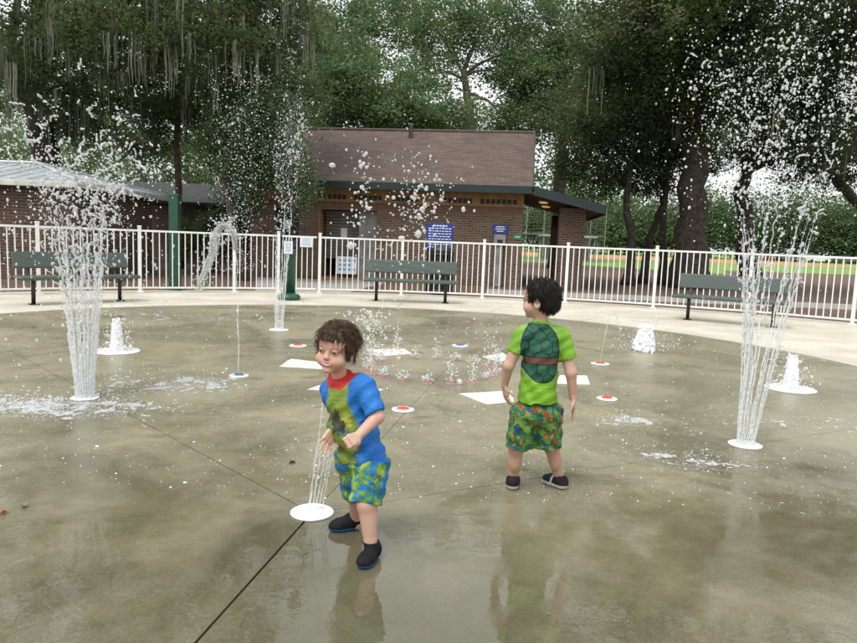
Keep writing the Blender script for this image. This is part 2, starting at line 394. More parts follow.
M['film'] = water_mat('churned milky film', (0.80, 0.82, 0.82), 0.85, 0.25, 0.0)
M['leaf_dead'] = pm('dead leaf brown', (0.13, 0.06, 0.025), (0.07, 0.035, 0.018), 30, 0.7)
M['leaf_orange'] = pm('dead leaf orange', (0.42, 0.13, 0.04), (0.3, 0.09, 0.03), 30, 0.7)
M['lamp'] = None
# ---------------------------------------------------------------- ground and pad
PC, PR = Vector((-0.85, 6.8)), 5.9           # splash pad circle
FC, FR = Vector((0.30, 4.30)), 11.30         # fence circle

def clip(poly, p, nrm):
    """keep the side of the line through p that nrm points to"""
    out = []
    for i in range(len(poly)):
        a, b = poly[i], poly[(i+1) % len(poly)]
        da, db = (a-p).dot(nrm), (b-p).dot(nrm)
        if da >= 0: out.append(a)
        if (da >= 0) != (db >= 0): out.append(a+(b-a)*(da/(da-db)))
    return out
def circle(c, r, n=160): return [c+Vector((math.cos(2*math.pi*k/n), math.sin(2*math.pi*k/n)))*r for k in range(n)]

mb = MB(); mb.prism([(-900, -300), (900, -300), (900, 1500), (-900, 1500)], -0.30, -0.06)
tag(mb.build('ground', M['grass']), kind='structure')
# mulch bed under the trees, its far edge in shallow scallops along the playing field
edge = []
for k in range(61):
    x = -60+120*k/60.0
    y = 36+17*abs(math.sin(x*0.145+0.6))**0.7+3*math.sin(x*0.4)
    edge.append((x, y))
mb = MB(); mb.prism([(60, -12), ]+edge[::-1]+[(-60, -12)], -0.06, -0.030)
tag(mb.build('mulch_bed', M['mulch']), kind='structure')
mb = MB(); mb.prism([(-8, 92), (20, 82), (45, 86), (70, 95), (60, 118), (20, 122), (-5, 112)], -0.06, -0.045)
tag(mb.build('clay_infield', M['clay']), kind='structure')
mb = MB(); mb.prism([(1.4, 17.3), (30, 15.6), (30, 17.6), (1.6, 19.2)], -0.06, -0.012)
tag(mb.build('sidewalk', M['walk']), kind='structure')
mb = MB(); mb.prism([(-3.9, 15.4), (-2.0, 15.4), (-1.2, 21.2), (-5.2, 20.6)], -0.06, -0.016)
tag(mb.build('entrance_path', M['walk']), kind='structure')

pad = MB(); pad.prism([tuple(p) for p in circle(PC, PR+0.05)], -0.10, -0.020)
pad = tag(pad.build('splash_pad', M['joint']), kind='structure')
J0 = G(312, 513).xy
rays = [J0-G(195, 643).xy, G(340, 483).xy-J0, G(130, 415).xy-J0, G(620, 465).xy-J0]
angs = sorted([math.atan2(-rays[0].y, -rays[0].x) % (2*math.pi)]+[math.atan2(r.y, r.x) % (2*math.pi) for r in rays[1:]])
GAPS = {}
for r_, g_ in zip([-rays[0]]+rays[1:], (0.0050, 0.0018, 0.0032, 0.0022)): GAPS[round(math.atan2(r_.y, r_.x) % (2*math.pi), 5)] = g_
cross_p = Vector((0, 7.55)); cross_n = Vector((0.035, 1)).normalized()
for i, a0 in enumerate(angs):
    a1 = angs[(i+1) % 4]+(2*math.pi if i == 3 else 0)
    n0 = Vector((-math.sin(a0), math.cos(a0))); n1 = Vector((math.sin(a1), -math.cos(a1)))
    poly = circle(PC, PR-0.004)
    poly = clip(clip(poly, J0+n0*GAPS[round(a0 % (2*math.pi), 5)], n0), J0+n1*GAPS[round(a1 % (2*math.pi), 5)], n1)
    for sgn in (1, -1):
        q = clip(poly, cross_p+cross_n*sgn*0.0015, cross_n*sgn)
        if len(q) < 3: continue
        s = MB(); s.prism([tuple(p) for p in q], -0.030, 0.0)
        s.build('concrete_slab', M['wet'], pad)
# dry apron: slabs between the pad circle and just past the fence line
apron = MB(); 
base_ring = circle(FC, FR+0.55)
apron.prism([tuple(p) for p in base_ring], -0.16, -0.105)
apron = tag(apron.build('apron', M['joint']), kind='structure')
NA = 22
def hit(a, c, r):
    d = Vector((math.cos(a), math.sin(a))); o = PC-c
    b = o.dot(d); return PC+d*(-b+math.sqrt(b*b-o.dot(o)+r*r))
for k in range(NA):
    a0 = 2*math.pi*k/NA+0.098; a1 = a0+2*math.pi/NA
    e_in, e_out = 0.004/PR, 0.004/8.5
    inner = [PC+Vector((math.cos(a), math.sin(a)))*(PR+0.006) for a in np.linspace(a0+e_in, a1-e_in, 9)]
    outer = [hit(a, FC, FR+0.5) for a in np.linspace(a1-e_out, a0+e_out, 9)]
    s = MB(); s.prism([tuple(p) for p in inner[::-1]+outer[::-1]], -0.104, 0.006)
    s.build('apron_slab', M['dry'], apron)

# ---------------------------------------------------------------- white picket fence
fence = thing('picket_fence', 'long white metal picket fence curving round the splash pad', 'fence', (FC.x, FC.y+FR, 0))
def unit_mesh(name, m, fn):
    mb = MB(); fn(mb); o = mb.build(name, m); me = o.data; bpy.data.objects.remove(o); return me
me_picket = unit_mesh('picket', M['fence'], lambda b: b.box((0, 0, 0.655), (0.019, 0.019, 1.13)))
def _post(b):
    b.bevbox((0, 0, 0.655), (0.062, 0.062, 1.31), 0.005); b.bevbox((0, 0, 1.322), (0.078, 0.078, 0.024), 0.008)
    b.bevbox((0, 0, 0.014), (0.13, 0.13, 0.016), 0.004)
me_post = unit_mesh('post', M['fence'], _post)
def on_fence(px):
    """ground point of the fence circle seen in picture column px near the fence foot"""
    best = None
    for v in np.linspace(286, 330, 600):
        p = G(px, float(v)); d = abs((p.xy-FC).length-FR)
        if best is None or d < best[0]: best = (d, p)
    return best[1]
post_px = [39, 140, 234, 278, 319, 401, 482, 565, 653, 747, 852]
PA = [math.atan2(p.y-FC.y, p.x-FC.x) for p in map(on_fence, post_px)]
PA = [PA[0]+0.165*2, PA[0]+0.165]+PA+[PA[-1]-0.165, PA[-1]-0.33]
PP = [Vector((FC.x+FR*math.cos(a), FC.y+FR*math.sin(a), 0)) for a in PA]
for i, p in enumerate(PP):
    o = link('post', me_post, fence, p-fence.location, (0, 0, PA[i]))
gate_i = 5
gate = None
for i in range(len(PP)-1):
    a, b = PP[i], PP[i+1]; d = b-a; L_ = d.length; rz = math.atan2(d.y, d.x); d = d/L_
    is_gate = (i == gate_i)
    host = fence
    if is_gate:
        gate = thing('fence_gate', 'narrow white picket gate between two close fence posts', 'gate', (a+b)/2)
        host = gate; a = a+d*0.045; L_ -= 0.09
    mid = a+d*L_/2
    for z, hgt in ((1.235, 0.038), (0.10, 0.034)):
        mb = MB(); mb.bevbox((mid.x, mid.y, z), (L_-0.05, 0.038, hgt), 0.004, rz); mb.build('rail', M['fence'], host)
    npk = max(4, round(L_/0.122))
    for k in range(1, npk):
        p = a+d*(L_*k/npk)
        link('picket', me_picket, host, p-host.location, (0, 0, rz))

# ---------------------------------------------------------------- pad furniture: plates, painted squares, nozzle ring
def nozzle_plate(px, py, r, cap, label, grp=None):
    p = G(px, py)
    t = thing('nozzle_plate', label, 'nozzle', (p.x, p.y, 0), grp)
    mb = MB(); mb.lathe((p.x, p.y, 0), [(r, 0.002), (r, 0.007), (r-0.008, 0.011), (0.3*r, 0.012)], 36); mb.build('plate', M['plate'], t)
    if cap:
        mb = MB(); mb.lathe((p.x, p.y, 0), [(0.52*r, 0.009), (0.52*r, 0.015), (0.45*r, 0.019), (0.12*r, 0.020)], 28); mb.build('cap', M[cap], t)
        for k in range(4):
            a = math.pi/4+k*math.pi/2; mb = MB()
            mb.lathe((p.x+math.cos(a)*0.76*r, p.y+math.sin(a)*0.76*r, 0), [(0.007, 0.009), (0.007, 0.014), (0.004, 0.016)], 8); mb.build('bolt', M['grey_paint'], t)
    return p
P_RED1 = nozzle_plate(403, 410, 0.085, 'nozzle_red', 'red capped round white nozzle plate nearest the smaller boy')
P_RED2 = nozzle_plate(607, 399, 0.085, 'nozzle_red', 'red capped white nozzle plate beside the green shirted boy')
P_RED3 = nozzle_plate(298, 346, 0.10, 'nozzle_red', 'red capped white nozzle plate by a slanted white square, toward the green bollard')
P_RED4 = nozzle_plate(600, 364, 0.10, 'nozzle_red', 'red capped nozzle plate sending up a thin arching stream')
P_BLUE1 = nozzle_plate(239, 376, 0.085, 'nozzle_blue', 'blue capped nozzle plate under the tall curling stream')
P_BLUE2 = nozzle_plate(460, 346, 0.10, 'nozzle_blue', 'blue capped white nozzle plate just beyond the pink ring')
P_FOOT = nozzle_plate(312, 513, 0.098, None, "large plain white nozzle plate at the smaller boy's feet")
P_RIGHT = nozzle_plate(745, 445, 0.105, None, 'plain white nozzle plate under the tallest fanning fountain')
P_BACK = nozzle_plate(279, 330, 0.13, None, 'plain white nozzle plate in front of the green bollard')
P_LEFT = nozzle_plate(85, 398, 0.10, None, 'plain white nozzle plate under the thick spreading fountain')

def painted(px_poly, label):
    P = [G(*q) for q in px_poly]
    c = sum(P, Vector())/len(P)
    mb = MB(); mb.prism([(p.x, p.y) for p in P], 0.0015, 0.0052)
    tag(mb.build('painted_square', M['paint_w'], base=(c.x, c.y, 0)), label, 'paint mark')
painted([(291, 359), (332, 364), (330, 370), (279, 367)], 'white painted square beside a red capped nozzle plate')
painted([(323, 384.5), (384, 390), (372, 393), (307, 390)], 'white painted square partly hidden behind the smaller boy')
painted([(366, 350), (404, 349), (412, 354), (378, 357)], 'white painted square on the fence side of the pink ring')
painted([(459, 394), (512, 391), (514, 402), (487, 405)], 'white painted square partly hidden behind the green shirted boy')
painted([(560, 375.5), (587, 376), (590, 385), (556, 384)], "white painted square beside the green shirted boy's hanging right hand")
painted([(482, 357), (503, 353), (512, 360), (498, 362)], 'white painted square between the pink ring and the green shirted boy')

RC = Vector((0.05, 6.64, 0)); RR = 0.63; NR = 18
ring = thing('nozzle_ring', 'circle of small pink nozzles set in the pad', 'nozzles', RC)
def _noz(b): b.lathe((0, 0, 0), [(0.058, 0.001), (0.056, 0.004), (0.040, 0.006), (0.018, 0.007)], 14)
me_noz = unit_mesh('nozzle', M['pink'], _noz)
RING_P = []
for k in range(NR):
    a = 2*math.pi*k/NR+0.1
    p = Vector((math.cos(a)*RR, math.sin(a)*RR, 0)); RING_P.append(RC+p)
    o = link('nozzle', me_noz, ring, p); s_ = random.uniform(0.85, 1.2); o.scale = (s_, s_*random.uniform(0.8, 1.1), 1)
# ---------------------------------------------------------------- benches
def bench(c, rz, label):
    t = thing('park_bench', label, 'bench', c, 'green metal benches inside the fence')
    R = Matrix.Rotation(rz, 3, 'Z'); c = Vector(c)
    W = lambda x, y, z: c+R @ Vector((x, y, z))
    Rb = R @ Matrix.Rotation(math.radians(-14), 3, 'X')
    # local: x along the bench, -y towards the pad
    mb = MB(); mb.bevbox(W(0, 0.17, 0.70), (1.86, 0.035, 0.27), 0.016, M=Rb); mb.build('backrest', M['bench'], t)
    mb = MB(); mb.bevbox(W(0, -0.06, 0.44), (1.90, 0.40, 0.035), 0.015, M=R); seat = mb.build('seat', M['bench'], t)
    mb = MB(); mb.bevbox(W(0, -0.262, 0.425), (1.90, 0.03, 0.05), 0.010, M=R); mb.build('seat_edge', M['bench'], seat)
    for sx in (-0.70, 0.70):
        mb = MB()
        mb.tube([W(sx, -0.02, 0.0), W(sx, -0.02, 0.40), W(sx, 0.0, 0.425)], 0.032, 10)
        mb.bevbox(W(sx, -0.02, 0.010), (0.13, 0.13, 0.014), 0.004, M=R)
        mb.build('leg', M['black'], t, True)
        mb = MB()
        mb.tube([W(sx, -0.20, 0.41), W(sx, 0.05, 0.41), W(sx, 0.14, 0.45), W(sx, 0.165, 0.56), W(sx, 0.215, 0.78)], 0.022, 8)
        mb.build('bracket', M['black'], t, True)
def perforated():
    m, n, L, b = new_mat('green perforated steel')
    tc = n.new('ShaderNodeTexCoord')
    mp = n.new('ShaderNodeMapping'); mp.inputs['Scale'].default_value = (34, 34, 34); L.new(tc.outputs['Object'], mp.inputs[0])
    vo = n.new('ShaderNodeTexVoronoi'); vo.inputs['Randomness'].default_value = 0.0; vo.inputs['Scale'].default_value = 1
    L.new(mp.outputs[0], vo.inputs['Vector'])
    r = n.new('ShaderNodeValToRGB'); r.color_ramp.interpolation = 'LINEAR'
    r.color_ramp.elements[0].position = 0.22; r.color_ramp.elements[0].color = (0.012, 0.015, 0.014, 1)
    r.color_ramp.elements[1].position = 0.30; r.color_ramp.elements[1].color = (0.066, 0.088, 0.076, 1)
    L.new(vo.outputs['Distance'], r.inputs[0]); L.new(r.outputs[0], b.inputs['Base Color']); b.inputs['Roughness'].default_value = 0.42
    return m
M['bench'] = perforated()
def bench_at(pl, pr, label):
    a, b = G(*pl), G(*pr); m_ = (a+b)/2; d = b-a
    bench((m_.x, m_.y, 0.006), math.atan2(d.y, d.x), label)
bench_at((30, 305), (122, 301), 'green perforated metal bench near the metal roofed brick hut')
bench_at((375, 301), (446, 303.5), 'green perforated metal bench before the brick restroom, beside the blue sign')
bench_at((688, 320), (772, 327.5), 'green perforated metal bench behind the tallest fanning fountain')

# ---------------------------------------------------------------- green bollard and post
p = G(289, 300)
t = thing('activation_bollard', 'squat dark green bollard with flanged base beside the gate', 'bollard', (p.x, p.y, 0.006))
mb = MB(); mb.lathe((p.x, p.y, 0.006), [(0.21, 0), (0.22, 0.03), (0.22, 0.07), (0.19, 0.105), (0.13, 0.125), (0.12, 0.14)], 32); mb.build('base_flange', M['green_paint'], t, True)
mb = MB(); mb.lathe((p.x, p.y, 0.006), [(0.118, 0.135), (0.118, 0.86), (0.126, 0.87), (0.126, 0.93), (0.11, 0.965), (0.05, 0.985)], 32); mb.build('pole', M['green_paint'], t, True)
mb = MB(); mb.bevbox((p.x-0.0, p.y-0.138, 0.80+0.22), (0.17, 0.012, 0.24), 0.004); nb = mb.build('notice', M['white_sign'], t)
for k, (w_, zz) in enumerate(((0.11, 1.10), (0.12, 1.065), (0.09, 1.03), (0.12, 0.995), (0.1, 0.96))):
    mb = MB(); mb.box((p.x, p.y-0.146, zz), (w_, 0.003, 0.013)); mb.build('text_line', M['print_blue'], nb)
p = G(168, 291.5)
mb = MB()
t = thing('green_post', 'square dark green post standing behind the fence beside the metal roofed hut', 'post', (p.x, p.y+0.4, -0.03))
mb.bevbox((p.x, p.y+0.4, 0.98), (0.19, 0.19, 2.02), 0.008); mb.build('shaft', M['green_paint'], t)
mb = MB(); mb.bevbox((p.x, p.y+0.4, 0.0), (0.36, 0.36, 0.05), 0.008); mb.build('base_plate', M['green_paint'], t)
mb = MB(); mb.bevbox((p.x, p.y+0.4, 2.0), (0.22, 0.22, 0.04), 0.01); mb.build('cap', M['green_paint'], t)
# ---------------------------------------------------------------- brick restroom building
def build_local(mb, name, m, parent, smooth=False):
    me = bpy.data.meshes.new(name); me.from_pydata([tuple(v) for v in mb.v], [], mb.f); me.materials.append(m)
    if smooth: me.polygons.foreach_set('use_smooth', [True]*len(me.polygons))
    me.update(); return link(name, me, parent)
def slope_part(name, parent, m, x0, x1, ya, za, yb, zb, th):
    """a roof slope from the line (ya,za) up to (yb,zb); local x along, y up the slope"""
    ln = math.hypot(yb-ya, zb-za); an = math.atan2(zb-za, yb-ya)
    mb = MB(); mb.box((0, ln/2, -th/2), (x1-x0, ln, th))
    o = build_local(mb, name, m, parent); o.location = ((x0+x1)/2, ya, za); o.rotation_euler = (an, 0, 0); return o
Bl, Br = at(250, 235, 21.7), at(522, 240, 20.6)
Bl.z = Br.z = -0.03
d = Br-Bl; BL = d.length
bld = thing('brick_restroom', 'tan brick restroom building with brown shingle roof and dark teal fascia', 'building', Bl)
bld.rotation_euler = (0, 0, math.atan2(d.y, d.x))
S = lambda px: (px-250.0)/(522-250.0)*BL
DP, WH = 7.0, 2.42
def bx(name, m, x0, x1, y0, y1, z0, z1, parent=None):
    mb = MB(); mb.box(((x0+x1)/2, (y0+y1)/2, (z0+z1)/2), (x1-x0, y1-y0, z1-z0))
    return build_local(mb, name, m, parent or bld)
gd0, gd1, rd0, rd1, ZD = S(276), S(301), S(321), S(380), 2.12
for a, b_ in ((0, gd0), (gd1, rd0), (rd1, BL)):
    bx('wall', M['brick'], a, b_, 0, 0.25, 0, WH-0.08)
bx('wall', M['brick'], gd0, gd1, 0, 0.25, ZD, WH-0.08); bx('wall', M['brick'], rd0, rd1, 0, 0.25, ZD, WH-0.08)
bx('wall', M['brick'], BL-0.25, BL, 0.252, DP, 0, WH); bx('wall', M['brick'], 0, 0.25, 0.252, DP, 0, WH)
bx('wall', M['brick'], 0.252, BL-0.252, DP-0.25, DP, 0, WH)
# gable ends
for gx in (0.02, BL-0.22):
    mb = MB(); V = []
    for xx in (gx, gx+0.2): V += [(xx, 0.02, WH), (xx, DP-0.02, WH), (xx, DP/2, 4.72)]
    mb.add(V, [(0, 1, 2), (5, 4, 3), (0, 3, 4, 1), (1, 4, 5, 2), (2, 5, 3, 0)]); build_local(mb, 'gable', M['ochre'], bld)
# soldier course: upright bricks standing proud
ns = int(BL/0.085)
me_sold = unit_mesh('soldier_brick', M['brick_s'] if 'brick_s' in M else pm('soldier brick', srgb(112, 82, 64), srgb(84, 58, 44), 3, 0.85), lambda b: b.box((0, 0, 0), (0.066, 0.06, 0.19)))
for k in range(ns):
    link('soldier_brick', me_sold, bld, (0.04+k*BL/ns, 0.012, WH-0.155))
band = bx('eave_band', M['ochre'], 0, BL, 0.0, 0.22, WH-0.058, 2.90)
for (a, b_, q) in ((320, 349, 6), (356, 385, 6), (394, 421, 6), (444, 473, 6), (480, 516, 7)):
    for k in range(q):
        c = S(a)+(k+0.5)*(S(b_)-S(a))/q; w_ = (S(b_)-S(a))/q*0.78
        bx('vent_slot', M['vent'], c-w_/2, c+w_/2, -0.010, 0.02, WH+0.02, WH+0.16, band)
# recess behind the wide opening
bx('recess_floor', M['terra'], rd0-0.3, rd1+0.3, 0.0, 2.3, 0.0, 0.045)
bx('recess_back', M['rollup'], rd0-0.3, rd1+0.3, 2.3, 2.4, 0, 2.4)
bx('recess_side', M['brick'], rd0-0.3, rd0-0.02, 0.252, 2.298, 0, 2.4); bx('recess_side', M['brick'], rd1+0.02, rd1+0.3, 0.252, 2.298, 0, 2.4)
bx('recess_ceiling', M['rollup'], rd0-0.3, rd1+0.3, 0.252, 2.298, 2.402, 2.46)
ZP = 1.98
for k in range(15): bx('door_slat', M['rollup'], rd0+0.02, S(361), 0.72, 0.76, 0.62+k*0.1, 0.705+k*0.1)
bx('door_frame', M['ochre'], rd0-0.0, rd0+0.06, -0.02, 0.3, 0, ZD-0.003); bx('partition', M['grey_paint'], S(360), rd1-0.01, 0.30, 0.42, 0.046, ZD+0.1)
# green door
gdoor = bx('door', M['green_door'], gd0+0.05, gd1-0.05, 0.10, 0.15, 0.02, ZD-0.05)
bx('door_frame', M['green_door'], gd0, gd0+0.048, 0.05, 0.24, 0, ZD-0.002); bx('door_frame', M['green_door'], gd1-0.048, gd1, 0.05, 0.24, 0, ZD-0.002)
bx('door_frame', M['green_door'], gd0+0.05, gd1-0.05, 0.05, 0.24, ZD-0.048, ZD-0.002)
bx('door_notice', M['white_sign'], S(285), S(291), 0.085, 0.098, 1.48, 1.78, gdoor); bx('handle', M['grey_paint'], gd1-0.16, gd1-0.13, 0.05, 0.098, 0.95, 1.15, gdoor)
bx('door_notice', M['white_sign'], S(338), S(344.5), 0.70, 0.718, 1.28, 1.58)
# roof
EY, EZ, RZ = -0.55, 2.93, 5.05
roof = slope_part('roof', bld, M['shingle'], -0.45, BL+0.22, EY, EZ, DP/2, RZ, 0.09)
slope_part('roof', bld, M['shingle'], -0.45, BL+0.22, DP+0.55, EZ, DP/2+0.0, RZ, -0.09).rotation_euler = (math.pi-math.atan2(RZ-EZ, DP/2+0.55), 0, 0)
mb = MB(); mb.tube([(-0.45, DP/2, RZ+0.02), (BL+0.22, DP/2, RZ+0.02)], 0.055, 8); build_local(mb, 'ridge_cap', M['shingle'], bld)
bx('fascia', M['teal'], -0.46, BL+0.22, EY-0.04, EY-0.001, EZ-0.20, EZ+0.01)
bx('soffit', M['soffit'], -0.45, BL+0.0, EY, -0.002, EZ-0.15, EZ-0.11)
for xx in (-0.50, BL+0.242):
    ln = math.hypot(DP/2-EY, RZ-EZ); an = math.atan2(RZ-EZ, DP/2-EY)
    for sgn in (0, 1):
        mb = MB(); mb.box((0, ln/2, -0.09), (0.04, ln, 0.17)); o = build_local(mb, 'rake_board', M['teal'], bld)
        o.location = (xx, EY if not sgn else DP-EY, EZ+0.004); o.rotation_euler = (an, 0, 0) if not sgn else (an, 0, math.pi)
mb = MB(); mb.lathe((S(395), 2.9, RZ-0.32), [(0.07, 0), (0.07, 0.42), (0.09, 0.43), (0.09, 0.46)], 12); build_local(mb, 'vent_pipe', M['grey_paint'], bld, True)
# porch wing sloping down from the gable end
PX0, PX1, PZ0, PZ1 = BL+0.265, BL+2.28, 2.93, 2.46
def skew(name, m, y0, y1, t0, t1, x0=PX0, x1=PX1):
    za = lambda x: PZ0+(PZ1-PZ0)*(x-PX0)/(PX1-PX0)
    mb = MB(); V = []
    for y in (y0, y1):
        for x in (x0, x1):
            V += [(x, y, za(x)+t0), (x, y, za(x)+t1)]
    mb.add(V, [(0, 2, 3, 1), (4, 5, 7, 6), (0, 4, 6, 2), (1, 3, 7, 5), (0, 1, 5, 4), (2, 6, 7, 3)]); return build_local(mb, name, m, bld)
skew('porch_roof', M['shingle'], EY, 6.4, -0.05, 0.0)
skew('porch_fascia', M['teal'], EY-0.04, EY-0.001, -0.24, 0.012)
skew('porch_soffit', M['soffit'], EY, 6.4, -0.20, -0.16, BL+0.004, PX1-0.01)
bx('porch_fascia', M['teal'], PX1+0.001, PX1+0.04, EY, 6.4, PZ1-0.26, PZ1+0.01)
s0 = BL*(563-522)/272.0; 
for py_ in (0.0, 5.2): bx('pier', M['brick_red'], BL+1.05, BL+1.80, py_, py_+0.8, 0, 2.38)
bx('porch_beam', M['soffit'], BL+1.30, BL+1.50, 0.802, 5.198, 2.05, 2.36)
lm, ln_, lL, lb = new_mat('lit porch lamp lens'); lb.inputs['Base Color'].default_value = (0.7, 0.5, 0.25, 1)
lb.inputs['Emission Color'].default_value = (1.0, 0.66, 0.25, 1); lb.inputs['Emission Strength'].default_value = 0.3
for (lx, ly) in ((BL+0.62, 1.6), (BL+0.75, 3.4)):
    zz = PZ0+(PZ1-PZ0)*(lx-PX0)/(PX1-PX0)-0.205
    f = MB(); f.lathe((lx, ly, zz), [(0.11, -0.05), (0.16, -0.015), (0.16, 0.0)], 16); build_local(f, 'porch_lamp', lm, bld, True)
# wall box with blue panel, green plaque
kx0, kx1 = S(495.5), S(506.5)
bx('meter_pedestal', M['grey_paint'], kx0+0.05, kx1-0.07, -0.16, -0.004, 0.02, 1.22)
bx('meter_box', M['grey_paint'], kx0, kx1, -0.20, -0.004, 1.222, 1.55)
bx('meter_window', M['vent'], kx0+0.1, kx1-0.08, -0.206, -0.201, 1.30, 1.40)
bs = bx('blue_panel', M['blue_sign'], S(493.5), S(508), -0.03, -0.004, 1.575, 1.83)
for k, wf in enumerate((0.7, 0.8, 0.55)): 
    c = (S(493.5)+S(508))/2; bx('text_line', M['print'], c-wf*0.18, c+wf*0.18, -0.034, -0.031, 1.765-k*0.065, 1.79-k*0.065, bs)
gp = bx('green_plaque', M['sign_green'], S(513.5), S(521.5), -0.022, -0.004, 1.42, 1.58)
bx('text_line', M['print'], S(515), S(520), -0.026, -0.023, 1.49, 1.51, gp)

# sandwich board in the recess
p = bld.matrix_basis @ Vector((S(347), 0.62-0.4, 0.0))
bp = at(347, 265, p.y)
t = thing('notice_board', 'white standing notice board with blue print in the building opening', 'sign', (bp.x, bp.y, 0.016))
tl = Matrix.Rotation(math.radians(-9), 3, 'X')
mb = MB(); mb.bevbox((bp.x, bp.y, 0.40), (0.62, 0.03, 0.55), 0.006, M=tl); pn = mb.build('panel', M['white_sign'], t)
for r_ in range(3):
    for c_ in range(4):
        mb = MB(); q = Vector((bp.x, bp.y, 0.40))+tl @ Vector((-0.21+c_*0.14, -0.018, 0.15-r_*0.14)); mb.box(q, (0.085, 0.003, 0.07), M=tl); mb.build('text_line', M['print_blue'], pn)
for sx in (-0.26, 0.26):
    mb = MB(); mb.tube([(bp.x+sx, bp.y-0.05, 0.016), (bp.x+sx, bp.y+0.02, 0.5)], 0.012, 6); mb.build('leg', M['grey_paint'], t)
    mb = MB(); mb.tube([(bp.x+sx, bp.y+0.30, 0.016), (bp.x+sx, bp.y+0.05, 0.6)], 0.012, 6); mb.build('leg', M['grey_paint'], t)
# white sheet wired to the gate
a, b_ = PP[gate_i], PP[gate_i+1]; q = a+(b_-a)*0.66; rz = math.atan2((b_-a).y, (b_-a).x)
q = q+Vector((math.sin(rz), -math.cos(rz), 0))*0.05
t = thing('gate_notice', 'small white paper notice fixed to the picket gate', 'sign', (q.x, q.y, 1.0))
mb = MB(); mb.bevbox((q.x, q.y, 1.12), (0.27, 0.006, 0.21), 0.002, rz); pn = mb.build('sheet', M['white_sign'], t)
for k in range(4):
    mb = MB(); mb.box((q.x+math.sin(rz)*0.005, q.y-math.cos(rz)*0.005, 1.19-k*0.042), (0.2-0.03*(k % 2), 0.002, 0.012), rz); mb.build('text_line', M['print_blue'], pn)

# blue rules sign on posts and the black slatted bin before it
c = at(439.5, 236, 16.9)
t = thing('rules_sign', 'large royal blue sign with white lettering on two posts behind the fence', 'sign', (c.x, c.y, -0.03))
zt, zb = at(439, 223.3, 16.9).z, at(439, 249.5, 16.9).z
mb = MB(); mb.bevbox((c.x, c.y, (zt+zb)/2), (0.66, 0.02, zt-zb), 0.006); pn = mb.build('panel', M['blue_sign'], t)
nl = 9
for k in range(nl):
    zz = zt-0.06-(zt-zb-0.12)*k/(nl-1); x = -0.27 if k else -0.17; end = -x
    while x < end:                                   # words too small to read in the picture: short strokes
        w_ = random.uniform(0.03, 0.09); w_ = min(w_, end-x+0.01)
        mb = MB(); mb.box((c.x+x+w_/2, c.y-0.0125, zz), (w_, 0.003, 0.030 if k == 0 else 0.019)); mb.build('text_line', M['print'], pn); x += w_+0.02
for sx in (-0.27, 0.27):
    mb = MB(); mb.bevbox((c.x+sx, c.y+0.035, zt/2-0.02), (0.05, 0.05, zt+0.02), 0.004); mb.build('post', M['black'], t)
cb = at(441, 270, 16.4); bc = Vector((cb.x, cb.y, -0.03))
t = thing('litter_bin', 'black slatted litter bin below the blue sign behind the fence', 'bin', bc)
mb = MB(); mb.lathe(bc, [(0.24, 0.03), (0.25, 0.06), (0.25, 0.95), (0.22, 0.95)], 20); mb.build('liner', M['vent'], t, True)
for k in range(20):
    a_ = 2*math.pi*k/20; e = Vector((math.cos(a_), math.sin(a_), 0)); mb = MB()
    mb.bevbox(bc+e*0.28+Vector((0, 0, 0.52)), (0.012, 0.05, 0.88), 0.003, a_); mb.build('slat', M['black'], t)
for zz in (0.10, 0.96):
    mb = MB(); mb.lathe(bc, [(0.262, zz), (0.298, zz), (0.298, zz+0.05), (0.262, zz+0.05)], 24); mb.build('hoop', M['black'], t, True)
mb = MB(); mb.lathe(bc, [(0.29, 1.012), (0.27, 1.10), (0.17, 1.17), (0.10, 1.175)], 24); mb.build('lid', M['black'], t, True)

# ---------------------------------------------------------------- brick hut with hipped metal roof
hx0, hx1, hy0, hy1 = -14.4, -8.45, 16.3, 21.0
hut = thing('brick_hut', 'low brick pump hut with pale ribbed metal hip roof and white gutter', 'hut', ((hx0+hx1)/2, (hy0+hy1)/2, -0.03))
hz = 2.30
for (a, b_, c_, d_) in ((hx0, hx1, hy0, hy0+0.2), (hx0, hx1, hy1-0.2, hy1), (hx0, hx0+0.2, hy0+0.202, hy1-0.202), (hx1-0.2, hx1, hy0+0.202, hy1-0.202)):
    mb = MB(); mb.box(((a+b_)/2, (c_+d_)/2, hz/2-0.1), (b_-a, d_-c_, hz)); mb.build('wall', M['brick_red'], hut)
ov_ = 0.28; ex0, ex1, ey0, ey1 = hx0-ov_, hx1+ov_, hy0-ov_, hy1+ov_
ap = Vector(((ex0+ex1)/2+0.9, (ey0+ey1)/2, 2.88)); ap2 = ap-Vector((1.6, 0, 0))
C = [Vector((ex0, ey0, hz)), Vector((ex1, ey0, hz)), Vector((ex1, ey1, hz)), Vector((ex0, ey1, hz))]
faces = [(C[0], C[1], ap, ap2), (C[1], C[2], ap), (C[2], C[3], ap2, ap), (C[3], C[0], ap2)]
